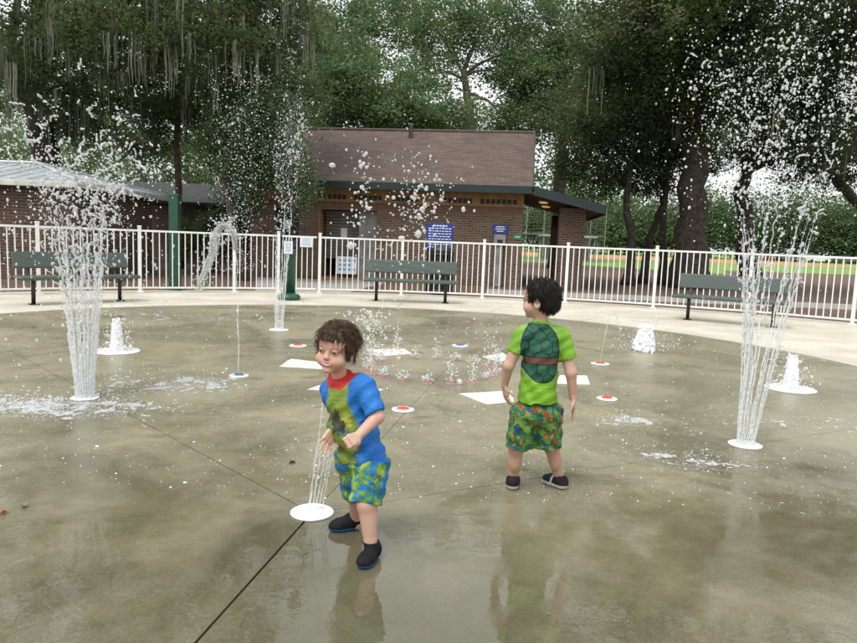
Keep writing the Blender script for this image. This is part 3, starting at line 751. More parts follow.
for fc in faces:
    mb = MB(); n_ = len(fc); V = list(fc)+[p-Vector((0, 0, 0.03)) for p in fc]
    mb.add(V, [tuple(range(n_)), tuple(range(2*n_-1, n_-1, -1))]+[(i, n_+i, n_+(i+1) % n_, (i+1) % n_) for i in range(n_)])
    rf = mb.build('roof_sheet', M['metal_roof'], hut)
    a, b_ = fc[0], fc[1]; ln = (b_-a).length; u = (b_-a)/ln
    top = [q for q in fc[2:]]; inw = Vector((-u.y, u.x, 0)); nrm = (fc[1]-fc[0]).cross(fc[2]-fc[0]).normalized()
    k = 0.2
    while k < ln:                                    # standing seams, clipped at the hips
        p0 = a+u*k
        depth = (ap-a).dot(inw); tl_ = [(t_-a).dot(u) for t_ in top]; lo_, hi_ = min(tl_), max(tl_)
        fr = 1.0 if lo_ <= k <= hi_ else (k/lo_ if k < lo_ else (ln-k)/(ln-hi_))
        rise = (ap.z-hz)*fr
        p1 = p0+inw*depth*fr+Vector((0, 0, rise))
        if (p1-p0).length > 0.15:
            s_ = MB(); s_.tube([p0+nrm*0.006, p1+nrm*0.006], 0.012, 5); s_.build('seam', M['metal_roof'], hut)
        k += 0.40
for a, b_ in ((C[0], ap2), (C[1], ap), (C[2], ap), (C[3], ap2), (ap2, ap)):
    mb = MB(); mb.tube([a+Vector((0, 0, 0.03)), b_+Vector((0, 0, 0.03))], 0.045, 6); mb.build('hip_cap', M['metal_roof'], hut)
for (a, b_) in ((C[0], C[1]), (C[1], C[2]), (C[2], C[3]), (C[3], C[0])):
    m_ = (a+b_)/2; dd = b_-a; mb = MB(); mb.bevbox((m_.x, m_.y, hz-0.085), (dd.length+0.05, 0.07, 0.13), 0.012, math.atan2(dd.y, dd.x)); mb.build('gutter', M['fascia_w'], hut)
mb = MB(); mb.box(((ex0+ex1)/2, (ey0+ey1)/2, hz-0.045), (ex1-ex0-0.1, ey1-ey0-0.1, 0.02)); mb.build('soffit', M['soffit'], hut)

# grey roofed shelter farther back, seen between hut and restroom
sp = at(205, 235, 31.0); 
sh = thing('grey_shelter', 'long shelter with dark grey shingle roof behind the brick hut', 'shelter', (sp.x, sp.y, -0.03))
for (yo, rot, nm) in ((0, 0, 'roof'), (0, math.pi, 'roof')):
    mb = MB(); ln = math.hypot(3.4, 0.95); mb.box((0, ln/2, -0.05), (7.6, ln, 0.1)); o = build_local(mb, nm, M['shingle_grey'], sh)
    o.location = (0, -3.4 if rot == 0 else 3.4, 2.45); o.rotation_euler = (math.atan2(0.95, 3.4), 0, rot)
for sx in (-3.4, 0, 3.4):
    for sy in (-3.0, 3.0):
        mb = MB(); mb.box((sp.x+sx, sp.y+sy, 1.22), (0.3, 0.3, 2.5)); mb.build('post', M['brick_red'], sh)
mb = MB(); mb.box((sp.x, sp.y+2.6, 1.2), (6.4, 0.2, 2.45)); mb.build('wall', M['brick_red'], sh)

# ---------------------------------------------------------------- beyond: backstop, dugout, parked cars
bk = at(536, 244, 58)
t = thing('backstop_fence', 'tall chain link backstop fence with poles seen through the porch', 'fence', (bk.x, bk.y, -0.06))
for k in range(9):
    mb = MB(); mb.tube([(bk.x-5+k*1.4, bk.y+abs(k-4)*0.5, -0.06), (bk.x-5+k*1.4, bk.y+abs(k-4)*0.5, 4.6)], 0.045, 6); mb.build('pole', M['grey_paint'], t)
for zz in (0.1, 2.2, 4.5):
    mb = MB(); mb.tube([(bk.x-5+k*1.4, bk.y+abs(k-4)*0.5, zz) for k in range(9)], 0.035, 6); mb.build('rail', M['grey_paint'], t)
mb = MB()
for k in range(45):
    x = k*0.25; i_ = min(7.99, x/1.4); yy = bk.y+abs(i_-4)*0.5
    mb.tube([(bk.x-5+x, yy, 0.1), (bk.x-5+x, yy, 4.5)], 0.006, 3, False)
for k in range(18):
    mb.tube([(bk.x-5+j*1.4, bk.y+abs(j-4)*0.5, 0.1+k*0.25) for j in range(9)], 0.006, 3, False)
tag(mb.build('wire_mesh', M['grey_paint'], t), kind='stuff')
dk = at(556, 243, 64)
t = thing('dugout', 'small open dugout with pale flat roof at the playing field', 'shelter', (dk.x, dk.y, -0.06))
mb = MB(); mb.box((dk.x+1, dk.y, 2.15), (5.0, 2.6, 0.14)); mb.build('roof', M['fascia_w'], t)
mb = MB(); mb.box((dk.x+1, dk.y+1.1, 1.0), (4.8, 0.15, 2.1)); mb.build('wall', M['grey_paint'], t)
for sx in (-1.3, 1, 3.3):
    mb = MB(); mb.tube([(dk.x+sx, dk.y-1.1, -0.06), (dk.x+sx, dk.y-1.1, 2.08)], 0.05, 6); mb.build('post', M['grey_paint'], t)
def car(px, Y, paint, label, rz=0.0):
    c = at(px, 250, Y); c.z = -0.06
    t = thing('parked_car', label, 'car', c, 'cars parked beyond the playing field')
    R = Matrix.Rotation(rz, 3, 'Z')
    prof = [(-2.2, 0.35), (-2.25, 0.75), (-1.95, 0.95), (1.1, 0.98), (2.1, 0.82), (2.25, 0.55), (2.2, 0.35)]
    cab = [(-1.75, 0.96), (-1.35, 1.48), (0.25, 1.5), (1.05, 0.97)]
    for nm, pr, w_, mm in (('body', prof, 0.88, paint), ('cabin', cab, 0.78, M['car_glass']), ('roof', [(-1.32, 1.49), (-1.25, 1.54), (0.15, 1.56), (0.22, 1.51)], 0.74, paint)):
        mb = MB(); n_ = len(pr); V = [c+R @ Vector((x, s_*w_, z)) for s_ in (-1, 1) for x, z in pr]
        mb.add(V, [tuple(range(n_)), tuple(range(2*n_-1, n_-1, -1))]+[(i, n_+i, n_+(i+1) % n_, (i+1) % n_) for i in range(n_)]); mb.build(nm, mm, t)
    for x in (-1.4, 1.4):
        for s_ in (-1, 1):
            mb = MB(); mb.tube([c+R @ Vector((x, s_*0.72, 0.33)), c+R @ Vector((x, s_*0.9, 0.33))], 0.33, 14); mb.build('wheel', M['black'], t)
M['car_glass'] = pm('dark car glass', (0.02, 0.024, 0.028), (0.015, 0.018, 0.02), 2, 0.1)
M['car_white'] = pm('white car paint', (0.7, 0.7, 0.7), (0.66, 0.66, 0.66), 1, 0.25)
M['car_grey'] = pm('grey car paint', (0.10, 0.11, 0.12), (0.09, 0.1, 0.11), 1, 0.25)
M['car_red'] = pm('dark red car paint', (0.22, 0.03, 0.025), (0.2, 0.025, 0.02), 1, 0.25)
car(792, 135, M['car_grey'], 'dark grey car parked beyond the playing field, next to the dark red one')
car(768, 136, M['car_red'], 'dark red car parked beyond the playing field')
car(818, 134, M['car_white'], 'white car parked beyond the playing field, between two grey ones')
car(846, 133, M['car_grey'], 'dark grey car parked beyond the playing field, next to the white one')
car(595, 140, M['car_white'], 'lone white car parked beyond the clay infield')
# ---------------------------------------------------------------- trees
def leaves_np(C, sig, per, size, rng, flat=0.65):
    """leaf faces round clump centres C (n,3); returns verts and quads"""
    n = len(C)*per
    c = np.repeat(C, per, axis=0)
    off = rng.normal(size=(n, 3))*np.repeat(sig, per)[:, None]*np.array([1, 1, flat])
    p = c+off
    th = rng.uniform(0, 2*np.pi, n); el = rng.normal(0, 0.5, n)-0.25
    a = np.stack([np.cos(th)*np.cos(el), np.sin(th)*np.cos(el), np.sin(el)], 1)
    r2 = rng.normal(size=(n, 3)); r2[:, 2] += 0.9
    b = np.cross(a, r2); b /= np.linalg.norm(b, axis=1, keepdims=True)+1e-9
    s = size*rng.uniform(0.6, 1.4, n)[:, None]
    w = s*0.27
    up = np.cross(a, b)
    V = np.empty((n, 4, 3), np.float32)
    V[:, 0] = p-a*s*0.5; V[:, 1] = p+b*w+up*s*0.06; V[:, 2] = p+a*s*0.5; V[:, 3] = p-b*w+up*s*0.06
    Q = np.arange(n*4, dtype=np.int32).reshape(n, 4)
    return V.reshape(-1, 3), Q

def limb(a, b, sag=0.0, n=6, wob=0.12):
    a, b = Vector(a), Vector(b); L_ = (b-a).length; P = []
    for i in range(n+1):
        t = i/n; p = a.lerp(b, t)
        env = math.sin(math.pi*t)
        p = p+Vector((random.uniform(-1, 1), random.uniform(-1, 1), random.uniform(-1, 1)))*wob*L_*0.35*env+Vector((0, 0, 1))*sag*L_*env
        P.append(p)
    return P

def make_tree(name, label, trunk, r0, r1, blobs, leaf, bark, size=0.11, clump=0.28, per=34, seed=1, moss=0, group=None, clumps_per=None, twig=True):
    """trunk: points from the base up. blobs: (centre, (rx,ry,rz), n_clumps)"""
    rng = np.random.default_rng(seed); random.seed(seed)
    t = thing(name, label, 'tree', trunk[0], group)
    T = [Vector(p) for p in trunk]
    mb = MB(); n = len(T)
    # finer trunk with flare at the foot
    P = []; Rr = []
    for i in range(n-1):
        for k in range(4):
            f = (i+k/4)/(n-1); P.append(T[i].lerp(T[i+1], k/4)); Rr.append(r0+(r1-r0)*f)
    P.append(T[-1]); Rr.append(r1)
    for i in range(len(P)):
        h_ = (P[i]-P[0]).length
        Rr[i] *= 1+0.7*math.exp(-h_/(1.6*r0))
        if 0 < i < len(P)-1: P[i] = P[i]+Vector((random.uniform(-1, 1), random.uniform(-1, 1), 0))*r0*0.22
    mb.tube(P, Rr, 12); mb.build('trunk', M[bark], t, True)
    br = MB(); tw = MB(); Cs = []; Sg = []
    top = T[-1]; low = T[max(0, n-2)]
    for bi, (c, r, nc) in enumerate(blobs):
        c = Vector(c); r = Vector(r)
        start = low.lerp(top, random.uniform(0.3, 1.0)) if bi else top
        path = limb(start, c, 0.10, 6, 0.16)
        rb = max(0.03, r1*random.uniform(0.45, 0.75))
        br.tube(path, [rb*(1-0.72*k/6) for k in range(7)], 7)
        d = rng.normal(size=(nc, 3)); d /= np.linalg.norm(d, axis=1, keepdims=True)
        rad = rng.uniform(0.25, 1.0, nc)**0.45
        # lumpy outline: lobes push in and out with direction
        lob = 1+0.22*np.sin(d[:, 0]*4.1+bi)+0.16*np.sin(d[:, 1]*5.3+2*bi)+0.18*np.sin(d[:, 2]*6.1+bi*1.7)
        cc = np.array(c)+d*(rad*lob)[:, None]*np.array(r)
        Cs.append(cc); Sg.append(clump*rng.uniform(0.55, 1.35, nc))
        if twig:
            for j in range(0, nc, 5):
                s_ = path[random.randint(3, 6)]
                e = Vector(cc[j]); q = limb(s_, e, 0.05, 3, 0.2)
                tw.tube(q, [rb*0.26, rb*0.18, rb*0.12, rb*0.05], 4, False)
    br.build('limbs', M[bark], t, True)
    if twig and tw.n: tag(tw.build('twigs', M[bark], t, True), kind='stuff')
    C_ = np.concatenate(Cs); S_ = np.concatenate(Sg)
    V, Q = leaves_np(C_, S_*0.86, int(per*1.6), size, rng)
    keep = V.reshape(-1, 4, 3)[:, :, 2].min(axis=1) > 0.05
    Q = Q[keep]
    tag(np_mesh('crown', V, Q, M[leaf], t), kind='stuff')
    if moss:
        idx = rng.choice(len(C_), moss); mbm = []; mq = []; k0 = 0
        for i in idx:
            c = C_[i]+rng.normal(size=3)*0.15; ln = rng.uniform(0.5, 1.7)
            for s_ in range(9):
                a = rng.uniform(0, np.pi); w = rng.uniform(0.008, 0.030); dx, dy = rng.normal(0, 0.09, 2); l2 = ln*rng.uniform(0.5, 1.0)
                seg = 5
                for q in range(seg+1):
                    f = q/seg; ww = w*(1-0.8*f)+0.002
                    x = c[0]+dx+0.012*math.sin(q*1.7+i); y = c[1]+dy+0.012*math.cos(q*1.3+i); z = c[2]-l2*f
                    mbm += [(x-ww*math.cos(a), y-ww*math.sin(a), z), (x+ww*math.cos(a), y+ww*math.sin(a), z)]
                    if q < seg: mq.append((k0+2*q, k0+2*q+1, k0+2*q+3, k0+2*q+2))
                k0 += 2*(seg+1)
        tag(np_mesh('hanging_moss', np.array(mbm), np.array(mq), M['moss'], t), kind='stuff')
    return t
def blob(px, py, Y, rx, ry, n, rd=None):
    """ellipsoid whose picture radii are rx, ry pixels at distance Y"""
    s = Y/F_PX; return (at(px, py, Y), (rx*s, (rd if rd else rx*s), ry*s), n)
def tr(points, Y, z0=-0.03):
    P = [at(px, py, Y) for px, py in points]; P[0].z = z0
    return P
exec_trees = True
# mossy oak spreading over the brick hut
make_tree('live_oak', 'broad live oak hung with grey moss leaning over the brick hut', tr([(40, 240), (48, 150), (30, 95), (10, 60)], 25), 0.55, 0.30, [
    blob(40, 40, 22, 75, 38, 130), blob(120, 35, 20, 80, 40, 160), blob(205, 30, 19, 70, 45, 150), blob(75, 95, 24, 60, 32, 100), blob(-40, 60, 23, 70, 50, 90),
    blob(150, 85, 23, 55, 34, 100), blob(60, -15, 21, 110, 38, 120), blob(190, -25, 20, 110, 40, 120), blob(40, -110, 20, 130, 60, 110), blob(200, -110, 19, 110, 60, 110), blob(-120, -40, 21, 90, 90, 70), blob(120, -200, 19, 140, 50, 80), blob(270, 25, 21, 55, 45, 100), blob(100, 130, 26, 45, 22, 50), blob(235, 85, 22, 40, 35, 60)],
    'leaf_oak', 'bark', 0.115, 0.30, 40, 3, moss=260)
make_tree('pine_tree', 'slim tree with reddish trunk between the hut and the restroom', tr([(179, 245), (178, 190), (177, 140), (176, 95)], 24), 0.13, 0.08, [
    blob(165, 115, 24, 38, 28, 70), blob(205, 110, 25, 36, 30, 60), blob(180, 70, 25, 50, 35, 80), blob(150, 150, 26, 22, 14, 22)], 'leaf_dark', 'bark_red', 0.11, 0.28, 38, 4)
make_tree('oak_tree', 'drooping oak with leaning trunk overlapping the left end of the restroom roof', tr([(243, 250), (232, 215), (222, 180), (240, 140)], 19.0), 0.13, 0.07, [
    blob(268, 125, 18.8, 34, 38, 110), blob(250, 165, 19.2, 28, 24, 60), blob(285, 160, 18.8, 24, 30, 65), blob(235, 110, 20, 34, 32, 70), blob(290, 95, 20, 30, 36, 70), blob(300, 190, 19.0, 14, 14, 18), blob(215, 150, 20, 24, 28, 45), blob(245, 195, 20, 22, 20, 28)],
    'leaf_mid', 'bark', 0.085, 0.22, 42, 5)
make_tree('shrub_tree', 'low dark bushy tree behind the fence beside the restroom wall', tr([(215, 262), (214, 240), (216, 228)], 22.5), 0.09, 0.05, [
    blob(212, 232, 22.5, 30, 22, 60), blob(228, 222, 23, 22, 18, 35), blob(192, 240, 23, 20, 18, 30)], 'leaf_dark', 'bark', 0.09, 0.2, 36, 6)
# trees behind the restroom
make_tree('oak_tree', 'bright green oak rising behind the middle of the restroom roof', tr([(372, 235), (376, 150), (372, 110)], 33), 0.35, 0.2, [
    blob(372, 90, 33, 55, 36, 150), blob(400, 115, 32, 50, 26, 110), blob(345, 60, 34, 45, 34, 110), blob(330, 110, 33, 40, 34, 90), blob(440, 118, 32, 36, 22, 70), blob(310, 150, 33, 30, 26, 50)],
    'leaf_light', 'bark_pale', 0.16, 0.38, 40, 7)
make_tree('tall_tree', 'tall thin-crowned tree with bare pale forked branches behind the restroom', tr([(474, 235), (473, 150), (470, 105), (463, 70)], 37), 0.36, 0.15, [
    blob(480, 35, 38, 42, 34, 80), blob(515, 70, 37, 40, 26, 80), blob(440, 30, 37, 40, 34, 90), blob(500, 0, 38, 60, 30, 90), blob(545, 40, 38, 40, 40, 90), blob(400, 0, 38, 50, 30, 60), blob(430, 75, 36, 26, 22, 36), blob(505, 120, 37, 26, 16, 26)],
    'leaf_light', 'bark_pale', 0.15, 0.42, 46, 8)
make_tree('dense_tree', 'dense mid green tree between the restroom roof and the dark oaks', tr([(560, 240), (562, 150), (565, 100)], 39), 0.4, 0.22, [
    blob(565, 70, 39, 45, 40, 130), blob(535, 100, 39, 40, 30, 90), blob(600, 40, 40, 45, 40, 90), blob(580, 115, 38, 36, 26, 70), blob(550, 25, 41, 50, 30, 70), blob(520, 132, 38, 30, 14, 30)],
    'leaf_mid', 'bark', 0.17, 0.42, 40, 9)
make_tree('dense_tree', 'dense mid green tree between the mossy oak and the bright green oak', tr([(300, 240), (298, 130), (300, 80)], 41), 0.4, 0.22, [
    blob(300, 55, 41, 55, 45, 130), blob(340, 20, 42, 60, 34, 110), blob(265, 100, 41, 45, 40, 90), blob(395, 25, 43, 50, 34, 90), blob(250, 50, 42, 50, 40, 70), blob(295, 130, 41, 40, 30, 60)],
    'leaf_mid', 'bark', 0.18, 0.44, 40, 10)
make_tree('dense_tree', 'pale green leafy tree peeping behind the mossy oak and hut', tr([(140, 240), (142, 180), (140, 140)], 44), 0.4, 0.2, [
    blob(140, 165, 44, 45, 40, 80), blob(95, 140, 45, 40, 40, 60), blob(200, 160, 46, 45, 36, 70), blob(20, 160, 45, 50, 40, 60), blob(170, 110, 46, 60, 40, 60)],
    'leaf_light', 'bark', 0.2, 0.5, 36, 12)
# dark oaks right of the restroom
make_tree('live_oak', 'massive dark oak with the thickest trunk beside the field', tr([(692, 268), (692, 215), (694, 160), (690, 110)], 24), 0.52, 0.38, [
    blob(690, 40, 22, 60, 45, 150), blob(640, 60, 22, 55, 45, 140), blob(740, 50, 21, 55, 45, 130), blob(650, 15, 20, 70, 35, 130), blob(720, -5, 20, 80, 35, 130), blob(680, -90, 20, 90, 60, 110), blob(770, -150, 19, 100, 50, 80), blob(610, 80, 23, 40, 34, 90), blob(700, 105, 23, 60, 26, 110), blob(650, 120, 24, 40, 24, 70), blob(760, 105, 23, 36, 28, 70)],
    'leaf_dark', 'bark', 0.115, 0.32, 42, 21, moss=14)
make_tree('live_oak', 'dark oak with a wide arching limb standing farthest from the restroom', tr([(752, 262), (745, 225), (740, 190), (752, 150)], 27), 0.34, 0.2, [
    blob(800, 50, 23, 60, 50, 150), blob(850, 70, 22, 60, 50, 120), blob(780, 110, 25, 50, 34, 110), blob(840, 130, 24, 50, 30, 90), blob(820, 0, 21, 80, 36, 120), blob(870, -100, 20, 110, 70, 110), blob(740, 140, 27, 34, 26, 60), blob(800, 165, 27, 36, 22, 50), blob(880, 20, 22, 60, 60, 80), blob(845, 165, 26, 34, 24, 44)],
    'leaf_dark', 'bark', 0.115, 0.32, 42, 22, moss=40)
make_tree('oak_tree', 'slender dark oak beside the porch end with crooked trunk', tr([(629, 268), (632, 235), (626, 205), (630, 165)], 24.5), 0.17, 0.10, [
    blob(590, 125, 25, 36, 34, 100), blob(625, 140, 24.5, 40, 26, 80), blob(575, 160, 26, 26, 22, 50), blob(605, 180, 25, 26, 20, 44), blob(640, 175, 25, 26, 22, 40), blob(560, 110, 27, 30, 30, 50)],
    'leaf_dark', 'bark', 0.11, 0.28, 38, 23)
make_tree('oak_tree', 'slender dark oak leaning between the porch and the thickest trunk', tr([(644, 266), (650, 240), (662, 205), (664, 170)], 26), 0.16, 0.09, [
    blob(665, 150, 26, 34, 24, 70), blob(690, 165, 27, 30, 20, 44), blob(655, 185, 26, 24, 14, 26), blob(640, 100, 27, 36, 28, 50)],
    'leaf_dark', 'bark', 0.11, 0.28, 36, 24)
make_tree('oak_tree', 'slender straight dark oak right next to the thickest trunk', tr([(664, 267), (663, 240), (664, 200), (668, 150)], 25.3), 0.15, 0.10, [
    blob(675, 130, 25, 30, 24, 50), blob(655, 155, 25, 26, 18, 36), blob(715, 150, 26, 30, 20, 44)], 'leaf_dark', 'bark', 0.11, 0.28, 36, 25)
make_tree('oak_tree', 'oak with trunk leaning far over toward the field', tr([(905, 262), (870, 215), (835, 180), (812, 160)], 27), 0.24, 0.13, [
    blob(815, 135, 27, 34, 22, 44), blob(850, 150, 28, 40, 26, 50), blob(900, 130, 28, 50, 40, 60)], 'leaf_dark', 'bark', 0.12, 0.3, 36, 26, moss=40)
# far woods beyond the field
def woods(px0, px1, Y, top_px, n, seed, mat, size):
    rng = np.random.default_rng(seed); C = []; 
    a, b = at(px0, 250, Y).x, at(px1, 250, Y).x
    for k in range(n):
        x = rng.uniform(a, b); y = Y+rng.uniform(0, 14); h = (248-top_px)/F_PX*Y*rng.uniform(0.42, 1.12)
        m = 40 if Y < 100 else 26
        d = rng.normal(size=(m, 3)); d /= np.linalg.norm(d, axis=1, keepdims=True)
        c = np.array([x, y, h*0.58])+d*rng.uniform(0.4, 1, (m, 1))*np.array([h*0.34, h*0.34, h*0.45]); C.append(c)
    C = np.concatenate(C); V, Q = leaves_np(C, np.full(len(C), size*3.2), 30, size, rng)
    V[:, 2] = np.maximum(V[:, 2], -0.03)
    return V, Q
V, Q = woods(430, 1000, 140, 176, 130, 31, None, 0.66)
V2, Q2 = woods(-200, 640, 62, 30, 44, 32, None, 0.40)
tag(np_mesh('far_woods', V, Q, M['leaf_mid'], base=(40, 150, -0.06)), 'pale green woods in the distance beyond the playing field', 'woods', kind='stuff')
tag(np_mesh('back_woods', V2, Q2, M['leaf_mid'], base=(-15, 62, -0.06)), 'green woods far behind the brick hut and restroom', 'woods', kind='stuff')
# ---------------------------------------------------------------- children: smooth-blended volumes turned into one continuous surface
class Vol:
    def __init__(s, lo, hi, h):
        s.h = h; s.lo = np.array(lo, np.float32)
        s.n = np.ceil((np.array(hi)-np.array(lo))/h).astype(int)+1
        s.F = np.full(s.n, 0.05, np.float32)
    def block(s, lo, hi):
        a = np.clip(np.floor((lo-s.lo)/s.h).astype(int), 0, s.n-1); b = np.clip(np.ceil((hi-s.lo)/s.h).astype(int)+1, 1, s.n)
        if (b <= a).any(): return None
        sl = tuple(slice(a[i], b[i]) for i in range(3))
        ax = [s.lo[i]+s.h*np.arange(a[i], b[i], dtype=np.float32) for i in range(3)]
        X, Y, Z = np.meshgrid(*ax, indexing='ij'); return sl, np.stack([X, Y, Z], -1)
    def blend(s, sl, d, k, sub=False):
        a = s.F[sl]
        if sub:
            d = -d; h_ = np.maximum(k-np.abs(a-d), 0)/k; s.F[sl] = np.maximum(a, d)+h_*h_*k*0.25
        else:
            h_ = np.maximum(k-np.abs(a-d), 0)/k; s.F[sl] = np.minimum(a, d)-h_*h_*k*0.25
    def cone(s, a, b, ra, rb, k=0.012, sub=False):
        a = np.array(a, np.float32); b = np.array(b, np.float32); m = max(ra, rb)+k+0.052
        B = s.block(np.minimum(a, b)-m, np.maximum(a, b)+m)
        if B is None: return s
        sl, P = B; ab = b-a; L2 = max(float(ab@ab), 1e-9)
        t = np.clip(((P-a)@ab)/L2, 0, 1)
        d = np.linalg.norm(P-a-t[..., None]*ab, axis=-1)-(ra+(rb-ra)*t)
        s.blend(sl, d, k, sub); return s
    def chain(s, pts, rs, k=0.012):
        for i in range(len(pts)-1): s.cone(pts[i], pts[i+1], rs[i], rs[i+1], k)
        return s
    def ell(s, c, r, R=None, k=0.012, sub=False):
        c = np.array(c, np.float32); r = np.array(r, np.float32); m = r.max()+k+0.052
        B = s.block(c-m, c+m)
        if B is None: return s
        sl, P = B; q = P-c
        if R is not None: q = q@np.array(R, np.float32)           # columns of R are the axes
        k0 = np.linalg.norm(q/r, axis=-1); k1 = np.linalg.norm(q/(r*r), axis=-1)
        d = k0*(k0-1)/np.maximum(k1, 1e-6); s.blend(sl, d, k, sub); return s
    def plane_cut(s, p, n, k=0.004):
        """remove the side that n points to"""
        p = np.array(p, np.float32); n = np.array(n, np.float32); n /= np.linalg.norm(n)
        sl, P = s.block(s.lo, s.lo+s.h*s.n); d = (P-p)@n
        h_ = np.maximum(k-np.abs(s.F-d), 0)/k; s.F = (np.maximum(s.F, d)+h_*h_*k*0.25).astype(np.float32); return s
    def mesh(s):
        F = s.F; ins = F < 0; nx, ny, nz = F.shape
        cnt = np.zeros((nx-1, ny-1, nz-1), np.uint8)
        cor = [(i, j, k) for i in (0, 1) for j in (0, 1) for k in (0, 1)]
        for i, j, k in cor: cnt += ins[i:nx-1+i, j:ny-1+j, k:nz-1+k]
        act = (cnt > 0) & (cnt < 8); I = np.argwhere(act)
        idx = np.full(act.shape, -1, np.int32); idx[act] = np.arange(len(I))
        vals = np.stack([F[I[:, 0]+i, I[:, 1]+j, I[:, 2]+k] for i, j, k in cor], 1)
        acc = np.zeros((len(I), 3), np.float32); w = np.zeros(len(I), np.float32); co = np.array(cor, np.float32)
        for a in range(8):
            for b in range(a+1, 8):
                if np.abs(co[a]-co[b]).sum() != 1: continue
                x = (vals[:, a] < 0) != (vals[:, b] < 0); t = vals[:, a]/(vals[:, a]-vals[:, b]+1e-12)
                p = co[a]+t[:, None]*(co[b]-co[a]); acc[x] += p[x]; w[x] += 1
        V = s.lo+(I+acc/np.maximum(w, 1)[:, None])*s.h
        Qs = []
        for ax in range(3):
            u, v = (ax+1) % 3, (ax+2) % 3
            sa = [slice(None)]*3; sb = [slice(None)]*3; sa[ax] = slice(0, -1); sb[ax] = slice(1, None)
            A, B = ins[tuple(sa)], ins[tuple(sb)]; E = np.argwhere(A != B)
            ok = (E[:, u] > 0) & (E[:, v] > 0) & (E[:, u] < F.shape[u]-1) & (E[:, v] < F.shape[v]-1); E = E[ok]
            def g(du, dv):
                e = E.copy(); e[:, u] -= du; e[:, v] -= dv; return idx[e[:, 0], e[:, 1], e[:, 2]]
            q = np.stack([g(1, 1), g(0, 1), g(0, 0), g(1, 0)], 1)
            fl = ~A[E[:, 0], E[:, 1], E[:, 2]]; q[fl] = q[fl][:, ::-1]; Qs.append(q)
        return V, np.concatenate(Qs)

def sinoise(P, scale, seed, oct=3):
    """smooth numpy noise in 0..1 from random waves"""
    r = np.random.default_rng(seed); out = np.zeros(len(P)); amp = 1.0; tot = 0
    for o in range(oct):
        for _ in range(5):
            d = r.normal(size=3); d /= np.linalg.norm(d); out += amp*np.sin(P@d*scale*(1.7**o)*r.uniform(0.7, 1.3)+r.uniform(0, 6.28)); tot += amp*0.7
        amp *= 0.6
    return np.clip(0.5+out/tot*1.1, 0, 1)
def lerp3(a, b, t): return np.array(a)[None, :]*(1-t[:, None])+np.array(b)[None, :]*t[:, None]
def mixm(c, colr, m): m = np.clip(m, 0, 1)[:, None]; return c*(1-m)+np.array(colr)[None, :]*m
def sstep(x, a, b): t = np.clip((x-a)/(b-a), 0, 1); return t*t*(3-2*t)
nv = lambda *a: np.array(Vector(a).normalized())
A3 = lambda u, v, Y: np.array(at(u, v, Y))
def hand(v, wrist, palm_dir, palm_nrm, L, spread, curl, thumb_side, r=0.0062):
    """palm plus four fingers and a thumb; curl bends the fingers towards palm_nrm"""
    d = palm_dir/np.linalg.norm(palm_dir); n = palm_nrm-d*(palm_nrm@d); n /= np.linalg.norm(n); s = np.cross(d, n)*thumb_side
    pl = L*0.46; pw = L*0.20
    K = wrist+d*pl
    for o in (-1, -0.35, 0.35, 1): v.cone(wrist+s*o*pw*0.55, K+s*o*pw*0.95, 0.0105, 0.0085, 0.006)
    lens = {1: 0.46, 0.35: 0.53, -0.35: 0.50, -1: 0.38}
    for o, fl in lens.items():
        p = K+s*o*pw*0.95; ang = curl; dirv = d*math.cos(0.1)+s*o*spread
        seg = [0.42, 0.32, 0.26]; rr = r*(0.92 if abs(o) == 1 else 1.0)
        for i, f in enumerate(seg):
            a_ = ang*(i+0.4); dv = dirv*math.cos(a_)+n*math.sin(a_); dv /= np.linalg.norm(dv)
            q = p+dv*L*fl*f; v.cone(p, q, rr*(1-0.06*i), rr*(0.94-0.08*i), 0.003); p = q
    p = wrist+d*pl*0.35+s*pw*0.75; dv = d*0.62+s*0.85*(0.5+spread)+n*0.35; dv /= np.linalg.norm(dv)
    q = p+dv*L*0.24; v.cone(p, q, 0.0095, 0.0078, 0.006); dv2 = dv+d*0.4+n*curl*0.6; dv2 /= np.linalg.norm(dv2)
    v.cone(q, q+dv2*L*0.20, 0.0076, 0.0060, 0.003)
def fist(v, wrist, d, n, thumb_side):
    d = d/np.linalg.norm(d); n = n-d*(n@d); n /= np.linalg.norm(n); s = np.cross(d, n)*thumb_side
    for o in (-1, -0.33, 0.33, 1):
        k = wrist+d*0.036+s*o*0.017
        v.cone(wrist+s*o*0.009, k, 0.012, 0.010, 0.006)
        k2 = k+d*0.010+n*0.016; v.cone(k, k2, 0.0085, 0.0075, 0.003); k3 = k2-d*0.017+n*0.008; v.cone(k2, k3, 0.0075, 0.007, 0.003)
        v.cone(k3, k3-d*0.008-n*0.012, 0.007, 0.006, 0.003)
    p = wrist+d*0.012+s*0.020; q = p+d*0.022+n*0.014+s*0.006; v.cone(p, q, 0.0095, 0.008, 0.005); v.cone(q, q+d*0.006+n*0.014-s*0.014, 0.008, 0.0065, 0.003)

